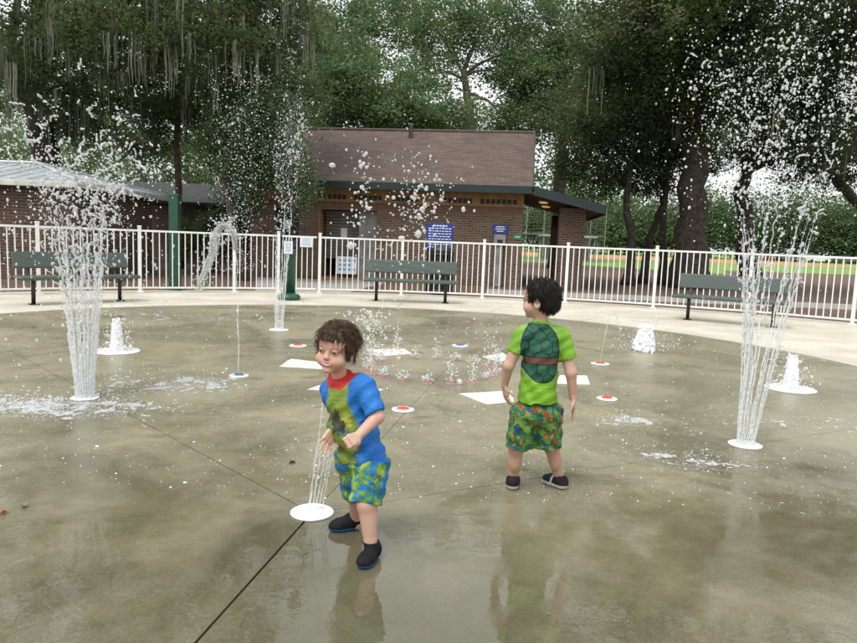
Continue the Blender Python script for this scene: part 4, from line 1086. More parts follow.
def head_shape(v, c, r, f, u, sc=1.0):
    R = np.stack([r, f, u], 1); W = lambda x, y, z: c+(r*x+f*y+u*z)*sc
    S_ = lambda *a: [q*sc for q in a]
    v.ell(W(0, -0.010, 0.022), S_(0.063, 0.080, 0.070), R, 0.02)
    v.ell(W(0, 0.024, -0.032), S_(0.050, 0.052, 0.058), R, 0.02)
    v.ell(W(0, 0.044, 0.030), S_(0.052, 0.034, 0.038), R, 0.02)
    for s_ in (-1, 1):
        v.ell(W(s_*0.032, 0.047, -0.036), S_(0.028, 0.027, 0.026), R, 0.018)
        v.ell(W(s_*0.029, 0.0815, 0.001), S_(0.013, 0.009, 0.008), R, 0.012, True)
        v.ell(W(s_*0.028, 0.068, 0.000), S_(0.0125, 0.011, 0.010), R, 0.004)
        v.cone(W(s_*0.014, 0.070, 0.014), W(s_*0.038, 0.064, 0.015), 0.006*sc, 0.004*sc, 0.014)
        v.ell(W(s_*0.0655, -0.012, -0.014), S_(0.008, 0.018, 0.027), R, 0.006)
        v.ell(W(s_*0.071, -0.010, -0.012), S_(0.005, 0.010, 0.016), R, 0.004, True)
        v.ell(W(s_*0.0072, 0.078, -0.023), S_(0.0065, 0.007, 0.0055), R, 0.006)
    v.cone(W(0, 0.070, 0.000), W(0, 0.0835, -0.020), 0.006*sc, 0.0082*sc, 0.010)
    v.ell(W(0, 0.062, -0.073), S_(0.020, 0.017, 0.015), R, 0.014)
    v.ell(W(0, 0.067, -0.046), S_(0.026, 0.014, 0.014), R, 0.014)
    return W
def face_paint(V, c, col_, r, f, u, sc, smile=True, skin=(0, 0, 0)):
    q = (V-c)/sc; x = q@r; y = q@f; z = q@u
    hd = (np.abs(z) < 0.12) & (y > 0.02) & (np.linalg.norm(q, axis=1) < 0.13)
    hdm = hd.astype(float)
    for s_ in (-1, 1):      # rosy cheeks, brows, eyes
        col_ = mixm(col_, (0.62, 0.25, 0.19), hdm*0.42*np.exp(-(((x-s_*0.034)/0.016)**2+((z+0.034)/0.014)**2)))
        ex = (x-s_*0.029); ez = z-0.001-0.12*np.abs(ex)*(1 if smile else 0.3)
        bro = hdm*sstep(-(np.abs(z-0.019+0.10*np.abs(ex))/0.0034), -1.3, -0.7)*(np.abs(ex) < 0.0155)
        col_ = mixm(col_, (0.14, 0.075, 0.045), bro*0.6)
        e2 = (ex/0.0120)**2+(ez/(0.0036 if smile else 0.005))**2
        col_ = mixm(col_, (0.10, 0.045, 0.03), hdm*(1-sstep(e2, 1.3, 2.3))*0.8)
        col_ = mixm(col_, (0.40, 0.33, 0.29), hdm*(1-sstep(e2, 0.75, 1.15)))
        col_ = mixm(col_, (0.025, 0.014, 0.010), hdm*(1-sstep(((ex)/0.0078)**2+(ez/0.0075)**2, 0.75, 1.1))*(e2 < 1.15))
    mz = z+0.0525-(13*x*x if smile else 1.0*x*x)
    col_ = mixm(col_, (0.50, 0.16, 0.13), hdm*(y > 0.05)*(1-sstep((x/0.030)**2+(mz/0.0098)**2, 0.75, 1.2)))
    if smile:
        col_ = mixm(col_, (0.13, 0.03, 0.025), hdm*(y > 0.05)*(1-sstep((x/0.0255)**2+(mz/0.0064)**2, 0.7, 1.15)))
        col_ = mixm(col_, (0.78, 0.74, 0.68), hdm*(y > 0.05)*(1-sstep((x/0.023)**2+((mz-0.0018)/0.0034)**2, 0.7, 1.2)))
    nos = hdm*np.exp(-((np.abs(x)-0.006)/0.0035)**2-((z+0.0295)/0.0028)**2)*(y > 0.07)
    col_ = mixm(col_, (0.16, 0.06, 0.045), nos*0.7)
    return col_
def skin_paint(V, seed, base=(0.53, 0.345, 0.260), red=(0.50, 0.265, 0.195)):
    return lerp3(base, red, sinoise(V, 22, seed, 3)*0.7)
M['skin'] = vc_mat('child skin', 0.42, 0.10, 160, 0.12, 0.5)
M['cloth'] = vc_mat('damp printed fabric', 0.60, 0.25, 420, 0, 0.35, 0.32)
M['shoe'] = vc_mat('water shoe fabric', 0.75, 0.4, 350, 0, 0.2)
def hair_mat(name, c1, c2):
    m, n, L, b = new_mat(name)
    tc = n.new('ShaderNodeTexCoord'); mp = n.new('ShaderNodeMapping'); mp.inputs['Scale'].default_value = (260, 260, 40); L.new(tc.outputs['Object'], mp.inputs[0])
    no = n.new('ShaderNodeTexNoise'); no.inputs['Scale'].default_value = 1; no.inputs['Detail'].default_value = 3; no.inputs['Distortion'].default_value = 0.8; L.new(mp.outputs[0], no.inputs['Vector'])
    r = n.new('ShaderNodeValToRGB'); r.color_ramp.elements[0].position = 0.32; r.color_ramp.elements[0].color = (*c1, 1); r.color_ramp.elements[1].position = 0.68; r.color_ramp.elements[1].color = (*c2, 1)
    L.new(no.outputs['Fac'], r.inputs[0]); L.new(r.outputs[0], b.inputs['Base Color']); b.inputs['Roughness'].default_value = 0.5; b.inputs['Specular IOR Level'].default_value = 0.25
    bp = n.new('ShaderNodeBump'); bp.inputs['Strength'].default_value = 0.7; bp.inputs['Distance'].default_value = 0.004; L.new(no.outputs['Fac'], bp.inputs['Height']); L.new(bp.outputs[0], b.inputs['Normal'])
    return m
M['hair_brown'] = hair_mat('brown hair', (0.014, 0.008, 0.005), (0.10, 0.058, 0.032))
M['hair_black'] = hair_mat('black hair', (0.002, 0.0017, 0.0015), (0.011, 0.009, 0.008))

def hair_locks(v, W, locks, rr=0.0065):
    for L_ in locks:
        P = [W(*p) for p in L_]
        for i in range(len(P)-1): v.cone(P[i], P[i+1], rr*(1-0.22*i), rr*(0.8-0.2*i), 0.006)

def strands(V, c, f, u, n, L_, wild, m, root, seed):
    """fine single hairs lying over the hair mass"""
    rg = np.random.default_rng(seed); P0 = V[rg.integers(0, len(V), n)]; P0 = P0[~(((P0-c)@f > 0.045) & ((P0-c)@u < 0.060) & (rg.uniform(size=n) < 0.88))]; n = len(P0); d = P0-c; d /= np.linalg.norm(d, axis=1, keepdims=True)
    crown = c-f*0.02+u*0.10; tan = P0-crown; tan = tan/np.linalg.norm(tan, axis=1, keepdims=True)+rg.normal(size=(n, 3))*wild; tan -= d*(tan*d).sum(1, keepdims=True); tan /= np.linalg.norm(tan, axis=1, keepdims=True)
    ln = L_*rg.uniform(0.5, 1.2, (n, 1)); side = np.cross(d, tan); r = 0.0009
    lift = rg.uniform(-0.002, 0.004, (n, 1)); cur = rg.normal(0, 0.25, (n, 1))
    pts = [P0-d*0.002, P0+tan*ln*0.4+d*(0.002+lift)+side*cur*ln*0.1, P0+tan*ln*0.75+d*(0.001+lift)+side*cur*ln*0.3, P0+tan*ln+d*(lift-0.003)+side*cur*ln*0.6]
    rr = [r, r, r*0.8, r*0.25]; VV = []
    for p, q in zip(pts, rr): VV += [p+side*q, p+d*q, p-side*q]
    VV = np.stack(VV, 1); Q = []
    for s_ in range(3):
        for k in range(3): Q.append((s_*3+k, s_*3+(k+1) % 3, s_*3+3+(k+1) % 3, s_*3+3+k))
    Q = (np.array(Q)[None]+(np.arange(n)*12)[:, None, None]).reshape(-1, 4)
    tag(np_mesh('hair_strands', VV.reshape(-1, 3), Q, m, root, True), kind='stuff')
# ================================================================ smaller boy, laughing, in blue raglan shirt
def boy_small():
    Y0 = 2.70
    f = nv(-0.56, -0.83, 0); lft = np.array([0.83, -0.56, 0]); up = np.array([0, 0, 1.0])
    pel = A3(362, 452, 2.72); chest = A3(348, 401, 2.69); neck = A3(340.5, 376, 2.69)
    hipL = pel+lft*0.050+np.array([0, 0, -0.02]); hipR = pel-lft*0.050+np.array([0, 0, -0.02])
    ankL = A3(370.5, 541, 2.60); ankR = A3(357, 519, 2.86)
    kneeL = A3(369, 503, 2.625)+f*0.012; kneeR = A3(357, 492, 2.80)+f*0.012
    shL = A3(365, 387, 2.635); shR = A3(330.5, 390, 2.745)
    elL = A3(377, 417, 2.59); wrL = A3(357, 437, 2.51)
    elR = A3(338, 415, 2.75); wrR = A3(333, 430, 2.665)
    hc = A3(336.5, 348.5, 2.655)
    hf = np.array(Vector((-0.33, -0.94, -0.05)).normalized()); hr0 = np.cross(hf, up); hr0 /= np.linalg.norm(hr0)   # his right hand side is -hr? r = f x u
    hu = np.cross(hr0, hf); tilt = 0.10
    hr = hr0*math.cos(tilt)+hu*math.sin(tilt); hu = np.cross(hr, hf)
    SC = 0.98
    root = thing('person', 'small laughing child in blue raglan top, tie-dye shorts and black water shoes', 'person', (pel[0], pel[1], 0))
    lo = np.array([-0.62, 2.38, -0.005]); hi = np.array([0.0, 3.05, 1.02])
    v = Vol(lo, hi, 0.0024)
    v.ell(pel-up*0.03, (0.060, 0.050, 0.050), np.stack([lft, f, up], 1), 0.02)
    v.cone(pel, chest, 0.062, 0.070, 0.02); v.cone(shL*0.72+shR*0.28-up*0.014, shR*0.72+shL*0.28-up*0.014, 0.042, 0.042, 0.012)
    v.ell((pel+chest)/2+f*0.018, (0.064, 0.056, 0.07), np.stack([lft, f, up], 1), 0.02)
    v.cone(neck-up*0.02, hc-hu*0.045-hf*0.01, 0.031, 0.031, 0.010)
    v.chain([shL, elL, wrL], [0.034, 0.026, 0.0175], 0.014); v.chain([shR, elR, wrR], [0.034, 0.026, 0.0175], 0.014)
    v.chain([hipL, kneeL, ankL], [0.046, 0.040, 0.0255], 0.012); v.chain([hipR, kneeR, ankR], [0.046, 0.040, 0.0255], 0.016)
    for kn, an in ((kneeL, ankL), (kneeR, ankR)):
        v.ell(kn*0.62+an*0.38-f*0.010, (0.028, 0.028, 0.045), None, 0.015)
        v.cone(an, an-up*0.025, 0.0235, 0.021, 0.012)
    fist(v, wrL, A3(350, 441, 2.47)-wrL, nv(-0.5, 0.6, -0.6), 1)
    hand(v, wrR, A3(324, 447, 2.62)-wrR, nv(0.25, -0.9, -0.3), 0.104, 0.42, 0.16, -1, 0.0056)
    head_shape(v, hc, hr, hf, hu, SC)
    V, Q = v.mesh()
    c = skin_paint(V, 5); c = face_paint(V, hc, c, hr, hf, hu, SC, True)
    np_mesh('body', V, Q, M['skin'], root, True, c)
    # hair: tousled brown, damp fringe
    v = Vol(hc-0.14, hc+0.14, 0.0024); R = np.stack([hr, hf, hu], 1)
    W = lambda x, y, z: hc+(hr*x+hf*y+hu*z)*SC
    v.ell(W(0, -0.014, 0.026), np.array([0.071, 0.088, 0.076])*SC, R, 0.01)
    v.ell(W(0, 0.088, -0.008), np.array([0.072, 0.075, 0.070])*SC, R, 0.012, True)     # face opening
    v.ell(W(0, 0.02, -0.090), np.array([0.085, 0.10, 0.062])*SC, R, 0.012, True)
    for s_ in (-1, 1): v.ell(W(s_*0.07, 0.0, -0.020), np.array([0.02, 0.022, 0.027])*SC, R, 0.008, True)
    rg = np.random.default_rng(4); locks = []
    for k in range(150):
        th = rg.uniform(0, 2*np.pi); ph = rg.uniform(0.05, 1.75)
        dv = np.array([math.sin(ph)*math.cos(th), math.sin(ph)*math.sin(th), math.cos(ph)])
        if dv[1] > 0.45 and dv[2] < 0.45: continue
        if abs(dv[0]) > 0.75 and dv[2] < -0.05 and dv[1] > -0.2: continue
        p0 = np.array([0, -0.014, 0.026])+dv*np.array([0.068, 0.085, 0.073])
        tan = np.cross(dv, rg.normal(size=3)); tan = tan/np.linalg.norm(tan)*0.6+np.array([0, 0.0, -0.6]); tan -= dv*(tan@dv)
        p1 = p0+tan*0.022+dv*0.006; p2 = p1+tan*0.014+dv*rg.uniform(-0.004, 0.006); locks.append((p0, p1, p2))
    for x in (-0.046, -0.034, -0.020, -0.006, 0.008, 0.024, 0.040):      # fringe strands on the brow
        j = rg.uniform(-0.006, 0.006); locks.append(((x*0.9, 0.060, 0.074), (x+j*0.5, 0.081-abs(x)*0.35, 0.050), (x+j, 0.083-abs(x)*0.42, 0.050+rg.uniform(-0.026, 0.016))))
    for x in (0.062, 0.066, -0.062): locks.append(((x, 0.03, 0.03), (x*1.04, 0.026, 0.005), (x*1.03, 0.024, -0.012)))
    for x in (-0.05, -0.025, 0.0, 0.025, 0.05): locks.append(((x, -0.085+abs(x)*0.4, 0.0), (x, -0.092+abs(x)*0.4, -0.03), (x*1.05, -0.086+abs(x)*0.4, -0.055)))
    hair_locks(v, W, locks, 0.0058)
    V, Q = v.mesh(); np_mesh('hair', V, Q, M['hair_brown'], root, True); strands(V, hc, hf, hu, 2200, 0.034, 0.35, M['hair_brown'], root, 14)
    # shirt
    v = Vol(lo, hi, 0.003); ndir0 = np.array(hc-hu*0.05-neck); ndir0 /= np.linalg.norm(ndir0)
    Rt = np.stack([lft, f, up], 1)
    v.cone(pel+up*0.005, chest, 0.088, 0.086, 0.03); v.cone(shL*0.78+shR*0.22, shR*0.78+shL*0.22, 0.060, 0.060, 0.035)
    v.ell((pel+chest)/2+f*0.026-lft*0.006, (0.090, 0.080, 0.09), Rt, 0.03)
    slL = shL*0.12+elL*0.88; slR = shR*0.2+elR*0.8
    v.cone(shL, slL, 0.045, 0.041, 0.016); v.cone(shR, slR, 0.044, 0.038, 0.016)
    v.cone(neck-up*0.02, neck+ndir0*0.026, 0.052, 0.043, 0.012)
    v.ell(pel-up*0.02, (0.104, 0.092, 0.06), Rt, 0.02)
    dL = (elL-shL)/np.linalg.norm(elL-shL); dR = (elR-shR)/np.linalg.norm(elR-shR)
    ndir = np.array(hc-hu*0.05-neck); ndir /= np.linalg.norm(ndir)
    sl, P = v.block(v.lo, v.lo+v.h*v.n)
    for sh, dd, el, L_ in ((shL, dL, slL, 0.055), (shR, dR, slR, 0.055)):       # flat cuffs
        q = P-el; along = q@dd; rad = np.linalg.norm(q-along[..., None]*dd, axis=-1)
        m = (rad < 0.075) & (along > -0.03); v.F[m] = np.maximum(v.F[m], along[m])
    q = P-neck; along = q@ndir; v.F = np.maximum(v.F, np.where(np.linalg.norm(q, axis=-1) < 0.09, along-0.010, -1)).astype(np.float32)
    hem = pel-up*0.030
    v.F = np.maximum(v.F, -(P[..., 2]-hem[2]+0.02*(P-hem)[..., 1])).astype(np.float32)
    # folds
    fo = 0.0034*np.sin((P@nv(0.5, 0.2, 0.85))*75+3*np.sin(P[..., 0]*22))*np.clip((chest[2]+0.02-P[..., 2])/0.1, 0, 1)+0.002*np.sin((P@nv(-0.6, 0.3, 0.6))*130)
    v.F += fo.astype(np.float32)
    V, Q = v.mesh()
    d_ = V-((pel+chest)/2); fx = d_@f; lx = d_@lft
    ang = np.degrees(np.arctan2(lx, fx))
    armL = np.minimum(1, np.clip(((V-shL)@dL), -0.05, 1)); 
    # raglan edge: from the collar down to the armpit
    hgt = V[:, 2]-pel[2]; edge = 56-30*sstep(hgt, 0.12, 0.24)
    front = sstep(edge-np.abs(ang+4), -4, 4)*(fx > -0.01)
    distL = np.linalg.norm(np.cross(V-shL, dL), axis=1); onarmL = (distL < 0.052) & ((V-shL)@dL > 0.015) & (lx > 0.062)
    distR = np.linalg.norm(np.cross(V-shR, dR), axis=1); onarmR = (distR < 0.050) & ((V-shR)@dR > 0.02) & (lx < -0.07)
    front = front*(1-(onarmL | onarmR))
    c = lerp3((0.010, 0.12, 0.42), (0.014, 0.17, 0.52), sinoise(V, 30, 8))
    n1 = sinoise(V, 60, 21, 4); n2 = sinoise(V, 90, 22, 4)
    tie = lerp3((0.25, 0.30, 0.035), (0.11, 0.19, 0.03), n1); tie = mixm(tie, (0.03, 0.10, 0.17), sstep(n2, 0.60, 0.72)*sstep(hgt, 0.2, 0.05)); tie = mixm(tie, (0.40, 0.42, 0.06), sstep(n1, 0.3, 0.15)*0.7)
    # a plain dark smudge stands where the picture print was
    zc = hgt-0.150; px_ = lx+0.014
    sm = (1-sstep((px_/0.050)**2+(zc/0.055)**2+1.2*(sinoise(V, 130, 31, 3)-0.5), 0.45, 1.0))
    tie = mixm(tie, (0.022, 0.022, 0.028), sm*(fx > 0)*0.92)
    sm2 = (1-sstep((px_/0.055)**2+(zc/0.060)**2, 0.6, 1.0))*sstep(sinoise(V, 170, 33, 2), 0.68, 0.76)
    c = c*(1-front[:, None])+tie*front[:, None]
    coll = sstep((V-neck)@ndir, -0.012, -0.007)*(np.linalg.norm(V-neck, axis=1) < 0.085)
    c = mixm(c, (0.50, 0.03, 0.025), coll)
    cuff = (((V-slL)@dL > -0.008) & (np.linalg.norm(V-slL, axis=1) < 0.06)); c[cuff] *= 0.75
    np_mesh('shirt', V, Q, M['cloth'], root, True, c)
    # shorts
    v = Vol(lo, hi, 0.003)
    v.ell(pel-up*0.012, (0.096, 0.084, 0.075), Rt, 0.02)
    hemL = A3(366, 503, 2.63); hemR = A3(356.5, 494, 2.79)
    v.cone(hipL, hemL, 0.078, 0.066, 0.018); v.cone(hipR, hemR, 0.076, 0.060, 0.018)
    sl, P = v.block(v.lo, v.lo+v.h*v.n)
    for hp, hm in ((hipL, hemL), (hipR, hemR)):
        dd = (hm-hp)/np.linalg.norm(hm-hp); q = P-hm; along = q@dd; rad = np.linalg.norm(q-along[..., None]*dd, axis=-1)
        m = (rad < 0.085) & (along > -0.02); v.F[m] = np.maximum(v.F[m], along[m])
    v.F = np.maximum(v.F, P[..., 2]-(pel[2]-0.012)).astype(np.float32)
    v.F += (0.0036*np.sin((P@nv(0.75, 0.4, 0.25))*85+2.5*np.sin(P[..., 2]*30))+0.002*np.sin(P@nv(0.2, 0.5, 0.9)*120)).astype(np.float32)
    V, Q = v.mesh()
    n1 = sinoise(V, 85, 41, 4); n2 = sinoise(V, 110, 42, 4); n3 = sinoise(V, 140, 43, 3)
    c = lerp3((0.010, 0.10, 0.36), (0.02, 0.19, 0.50), n3)
    c = mixm(c, (0.10, 0.27, 0.035), sstep(n1, 0.45, 0.58)); c = mixm(c, (0.30, 0.38, 0.04), sstep(n1, 0.66, 0.86)); c = mixm(c, (0.025, 0.14, 0.10), sstep(n2, 0.62, 0.70)*0.8)
    for k in range(9):      # pale starbursts of the dye
        rg2 = np.random.default_rng(60+k); cc = pel+np.array([rg2.uniform(-0.09, 0.09), rg2.uniform(-0.09, 0.0), rg2.uniform(-0.18, 0.0)])
        q = V-cc; a_ = np.arctan2(q[:, 2], q@lft); rd = np.linalg.norm(q, axis=1)
        c = mixm(c, (0.30, 0.42, 0.09), (np.cos(a_*7+k) > 0.72)*sstep(-rd, -0.06, -0.03)*0.7)
    np_mesh('shorts', V, Q, M['cloth'], root, True, c)
    # shoes
    for an, toe, heel in ((ankL, A3(361.5, 557, 2.49), A3(376.5, 549, 2.63)), (ankR, A3(337.5, 523.5, 2.84), A3(359, 524, 2.875))):
        v = Vol(np.minimum(toe, heel)-0.06, np.maximum(np.maximum(toe, heel), an)+0.06, 0.0025)
        toe = toe.copy(); heel = heel.copy(); toe[2] = heel[2] = 0.0
        dd = (toe-heel)/np.linalg.norm(toe-heel); sd = np.cross(dd, up); Rs = np.stack([sd, dd, up], 1)
        L_ = max(0.13, np.linalg.norm(toe-heel)); mid = heel+dd*L_*0.5
        v.ell(heel+dd*0.030+up*0.030, (0.028, 0.034, 0.036), Rs, 0.012); v.ell(heel+dd*(L_-0.040)+up*0.022, (0.034, 0.045, 0.027), Rs, 0.016); v.ell(mid+up*0.025, (0.030, 0.05, 0.033), Rs, 0.016)
        v.cone(heel+dd*0.035+up*0.04, an+up*0.005, 0.033, 0.031, 0.014)
        v.plane_cut(heel+up*0.003, -up, 0.003); sl, P = v.block(v.lo, v.lo+v.h*v.n)
        v.F = np.maximum(v.F, P[..., 2]-(0.068+0.10*np.maximum(0, -(P-an)@dd))).astype(np.float32)
        V, Q = v.mesh(); c = lerp3((0.004, 0.004, 0.005), (0.010, 0.010, 0.012), sinoise(V, 90, 3))
        c = mixm(c, (0.014, 0.14, 0.40), sstep(-V[:, 2], -0.0175, -0.0145)); c = mixm(c, (0.01, 0.012, 0.015), sstep(-V[:, 2], -0.0065, -0.005))
        np_mesh('shoe', V, Q, M['shoe'], root, True, c)
    return root
boy_small()

# ================================================================ taller boy seen from behind in green shirt
def boy_tall():
    f = nv(-0.10, 1.0, 0); lft = np.array([-0.995, -0.10, 0]); up = np.array([0, 0, 1.0]); Y0 = 3.42
    Rt = np.stack([lft, f, up], 1)
    pel = A3(536, 411, Y0); chest = A3(541, 352, Y0+0.01); neck = A3(541, 322, Y0)
    hipL = A3(524, 415, Y0); hipR = A3(549, 414, Y0)
    kneeL = A3(516, 449, Y0+0.0); kneeR = A3(551.5, 447, Y0+0.03)
    ankL = A3(513, 480, 3.46); ankR = A3(560, 479.5, 3.49)
    shL = A3(523, 334, Y0); shR = A3(562, 337, Y0+0.01)
    elL = A3(508.5, 366, Y0-0.02); wrL = A3(504.5, 385, Y0+0.02)
    elR = A3(571, 373, Y0-0.03); wrR = A3(573, 397, Y0-0.02)
    hc = A3(540.5, 300, Y0+0.005)
    hf = np.array(Vector((-0.84, 0.54, -0.06)).normalized()); hr = np.cross(hf, up); hr /= np.linalg.norm(hr); hu = np.cross(hr, hf)
    SC = 1.02
    root = thing('person', 'child seen from behind in lime green shell print shirt and patterned shorts', 'person', (pel[0], pel[1], 0))
    lo = np.array([0.28, 3.15, -0.005]); hi = np.array([0.90, 3.72, 1.16])
    v = Vol(lo, hi, 0.0027)
    v.ell(pel-up*0.02, (0.072, 0.055, 0.055), Rt, 0.02); v.cone(pel, chest, 0.060, 0.070, 0.02)
    v.cone(shL*0.8+shR*0.2, shR*0.8+shL*0.2, 0.050, 0.050, 0.03)
    v.cone(neck-up*0.02, hc-hu*0.04-hf*0.012, 0.034, 0.032, 0.014)
    v.chain([shL, elL, wrL], [0.036, 0.027, 0.019], 0.014); v.chain([shR, elR, wrR], [0.036, 0.027, 0.019], 0.014)
    v.chain([hipL, kneeL, ankL], [0.050, 0.038, 0.0245], 0.012); v.chain([hipR, kneeR, ankR], [0.050, 0.038, 0.0245], 0.016)
    for kn, an in ((kneeL, ankL), (kneeR, ankR)):
        v.ell(kn*0.64+an*0.36-f*0.010, (0.029, 0.029, 0.055), None, 0.015); v.cone(an, an-up*0.025, 0.025, 0.022, 0.012)
    hand(v, wrL, A3(507, 402, Y0+0.02)-wrL, nv(1, 0.3, -0.1), 0.108, 0.22, 0.20, 1, 0.0064)
    hand(v, wrR, A3(574.5, 416, Y0-0.02)-wrR, nv(-1, 0.1, 0.1), 0.112, 0.14, 0.18, -1, 0.0066)
    head_shape(v, hc, hr, hf, hu, SC)
    V, Q = v.mesh(); c = skin_paint(V, 6, (0.47, 0.30, 0.22), (0.45, 0.235, 0.17)); c = face_paint(V, hc, c, hr, hf, hu, SC, False)
    np_mesh('body', V, Q, M['skin'], root, True, c)
    # short black hair
    v = Vol(hc-0.15, hc+0.15, 0.0026); R = np.stack([hr, hf, hu], 1); W = lambda x, y, z: hc+(hr*x+hf*y+hu*z)*SC
    v.ell(W(0, -0.014, 0.026), np.array([0.071, 0.088, 0.077])*SC, R, 0.01)
    v.ell(W(0, -0.050, -0.015), np.array([0.060, 0.050, 0.055])*SC, R, 0.02)
    v.ell(W(0, 0.094, -0.022), np.array([0.080, 0.072, 0.060])*SC, R, 0.012, True)
    v.ell(W(0, 0.035, -0.090), np.array([0.085, 0.085, 0.060])*SC, R, 0.012, True)
    for s_ in (-1, 1): v.ell(W(s_*0.07, 0.0, -0.020), np.array([0.02, 0.024, 0.027])*SC, R, 0.008, True)
    rg = np.random.default_rng(9); locks = []
    for k in range(190):
        th = rg.uniform(0, 2*np.pi); ph = rg.uniform(0.0, 2.0); dv = np.array([math.sin(ph)*math.cos(th), math.sin(ph)*math.sin(th), math.cos(ph)])
        if dv[1] > 0.5 and dv[2] < 0.4: continue
        if abs(dv[0]) > 0.7 and dv[2] < -0.05 and dv[1] > -0.3: continue
        p0 = np.array([0, -0.014, 0.026])+dv*np.array([0.068, 0.085, 0.074]); tan = np.array([0, 0, -1.0])+rg.normal(size=3)*0.25; tan -= dv*(tan@dv)
        if np.linalg.norm(tan) < 0.3: tan = np.array([rg.normal(), rg.normal(), 0])
        tan /= np.linalg.norm(tan); p1 = p0+tan*0.018+dv*0.003; locks.append((p0, p1, p1+tan*0.012-dv*0.002))
    hair_locks(v, W, locks, 0.0034)
    V, Q = v.mesh(); np_mesh('hair', V, Q, M['hair_black'], root, True); strands(V, hc, hf, hu, 2200, 0.020, 0.10, M['hair_black'], root, 15)
    # shirt
    v = Vol(lo, hi, 0.003)
    v.cone(pel+up*0.02, chest, 0.094, 0.092, 0.03); v.cone(shL*0.84+shR*0.16, shR*0.84+shL*0.16, 0.058, 0.058, 0.03)
    v.ell(pel+up*0.02, (0.110, 0.090, 0.10), Rt, 0.02)
    cuL = A3(514.5, 353, Y0-0.01); cuR = A3(569, 360, Y0-0.015)
    v.cone(shL, cuL, 0.046, 0.042, 0.014); v.cone(shR, cuR, 0.046, 0.042, 0.014)
    v.cone(neck-up*0.02, neck+up*0.01, 0.050, 0.041, 0.012)
    sl, P = v.block(v.lo, v.lo+v.h*v.n)
    for sh, cu in ((shL, cuL), (shR, cuR)):
        dd = (cu-sh)/np.linalg.norm(cu-sh); q = P-cu; along = q@dd; rad = np.linalg.norm(q-along[..., None]*dd, axis=-1)
        m = (rad < 0.066) & (along > -0.03); v.F[m] = np.maximum(v.F[m], along[m])
    v.F = np.maximum(v.F, P[..., 2]-(neck[2]+0.010)).astype(np.float32)
    hemz = A3(538, 404.5, Y0-0.08)[2]
    v.F = np.maximum(v.F, -(P[..., 2]-hemz-0.004*np.sin(P[..., 0]*60))).astype(np.float32)
    v.F += (0.0032*np.sin(P@nv(0.6, 0.1, 0.7)*70+2*np.sin(P[..., 0]*25))*np.clip((chest[2]-P[..., 2])/0.12, 0.15, 1)+0.0018*np.sin(P@nv(-0.5, 0.3, 0.8)*140)).astype(np.float32)
    V, Q = v.mesh()
    lx = (V-pel)@(-lft); z = V[:, 2]; back = ((V-pel)@f < 0.03)
    c = lerp3((0.17, 0.37, 0.018), (0.14, 0.31, 0.02), sinoise(V, 30, 70))
    sc_c = A3(542.5, 353.5, Y0-0.09); cx = (V-sc_c)@(-lft)+0.012*((z-sc_c[2])/0.15); cz = z-sc_c[2]
    halo = np.exp(-((np.abs(cx)-0.075)/0.022)**2)*(np.abs(cz) < 0.14)*back
    c = mixm(c, (0.24, 0.36, 0.10), halo*0.55)
    e = (np.abs(cx)/0.098)**2.2+(np.abs(cz)/0.150)**2.2
    inside = (e < 1)*back
    # plain scute pattern: rounded cells by nearest seed
    seeds = []
    for r_, (zz, xs) in enumerate(((0.118, (-0.036, 0.036)), (0.082, (-0.066, 0.0, 0.066)), (0.034, (-0.082, -0.030, 0.030, 0.082)), (-0.028, (-0.070, 0.0, 0.070)), (-0.086, (-0.052, 0.0, 0.052)), (-0.128, (-0.026, 0.026)))):
        seeds += [(x, zz) for x in xs]
    S_ = np.array(seeds); D = np.sqrt((cx[:, None]-S_[:, 0])**2+(cz[:, None]-S_[:, 1])**2); D.sort(axis=1)
    line = 1-sstep(D[:, 1]-D[:, 0], 0.0045, 0.0085)
    sh = lerp3((0.008, 0.062, 0.038), (0.012, 0.098, 0.055), sinoise(V, 110, 71)); sh = mixm(sh, (0.006, 0.022, 0.016), line)
    sh = mixm(sh, (0.006, 0.020, 0.014), sstep(e, 0.86, 0.93))
    belt = sstep(-np.abs(cz+0.040), -0.0175, -0.0155)
    sh = mixm(sh, (0.11, 0.042, 0.024), belt); sh = mixm(sh, (0.02, 0.012, 0.008), (1-sstep(np.abs(np.abs(cz+0.040)-0.017), 0.0015, 0.003)))
    c = c*(1-inside[:, None])+sh*inside[:, None]
    c = mixm(c, (0.17, 0.40, 0.02), (z > neck[2]-0.004)*0.5)
    np_mesh('shirt', V, Q, M['cloth'], root, True, c)
    # shorts
    v = Vol(lo, hi, 0.003)
    v.ell(pel-up*0.01, (0.108, 0.088, 0.08), Rt, 0.02)
    hmL = A3(519.5, 447, Y0); hmR = A3(547.5, 446, Y0+0.015)
    v.cone(hipL, hmL, 0.076, 0.070, 0.016); v.cone(hipR, hmR, 0.074, 0.068, 0.016)
    sl, P = v.block(v.lo, v.lo+v.h*v.n)
    for hp, hm in ((hipL, hmL), (hipR, hmR)):
        dd = (hm-hp)/np.linalg.norm(hm-hp); q = P-hm; along = q@dd; rad = np.linalg.norm(q-along[..., None]*dd, axis=-1)
        m = (rad < 0.085) & (along > -0.02); v.F[m] = np.maximum(v.F[m], along[m])
    v.F = np.maximum(v.F, P[..., 2]-(hemz+0.045)).astype(np.float32)
    v.F += (0.0026*np.sin(P[..., 0]*95+2*np.sin(P[..., 2]*30))+0.002*np.sin(P@nv(0.3, 0.2, 0.8)*110)).astype(np.float32)
    V, Q = v.mesh()
    n1 = sinoise(V, 120, 81, 3); n2 = sinoise(V, 110, 82, 3); n3 = sinoise(V, 120, 83, 3); n4 = sinoise(V, 110, 84, 2)
    c = lerp3((0.010, 0.075, 0.030), (0.02, 0.15, 0.045), n4)
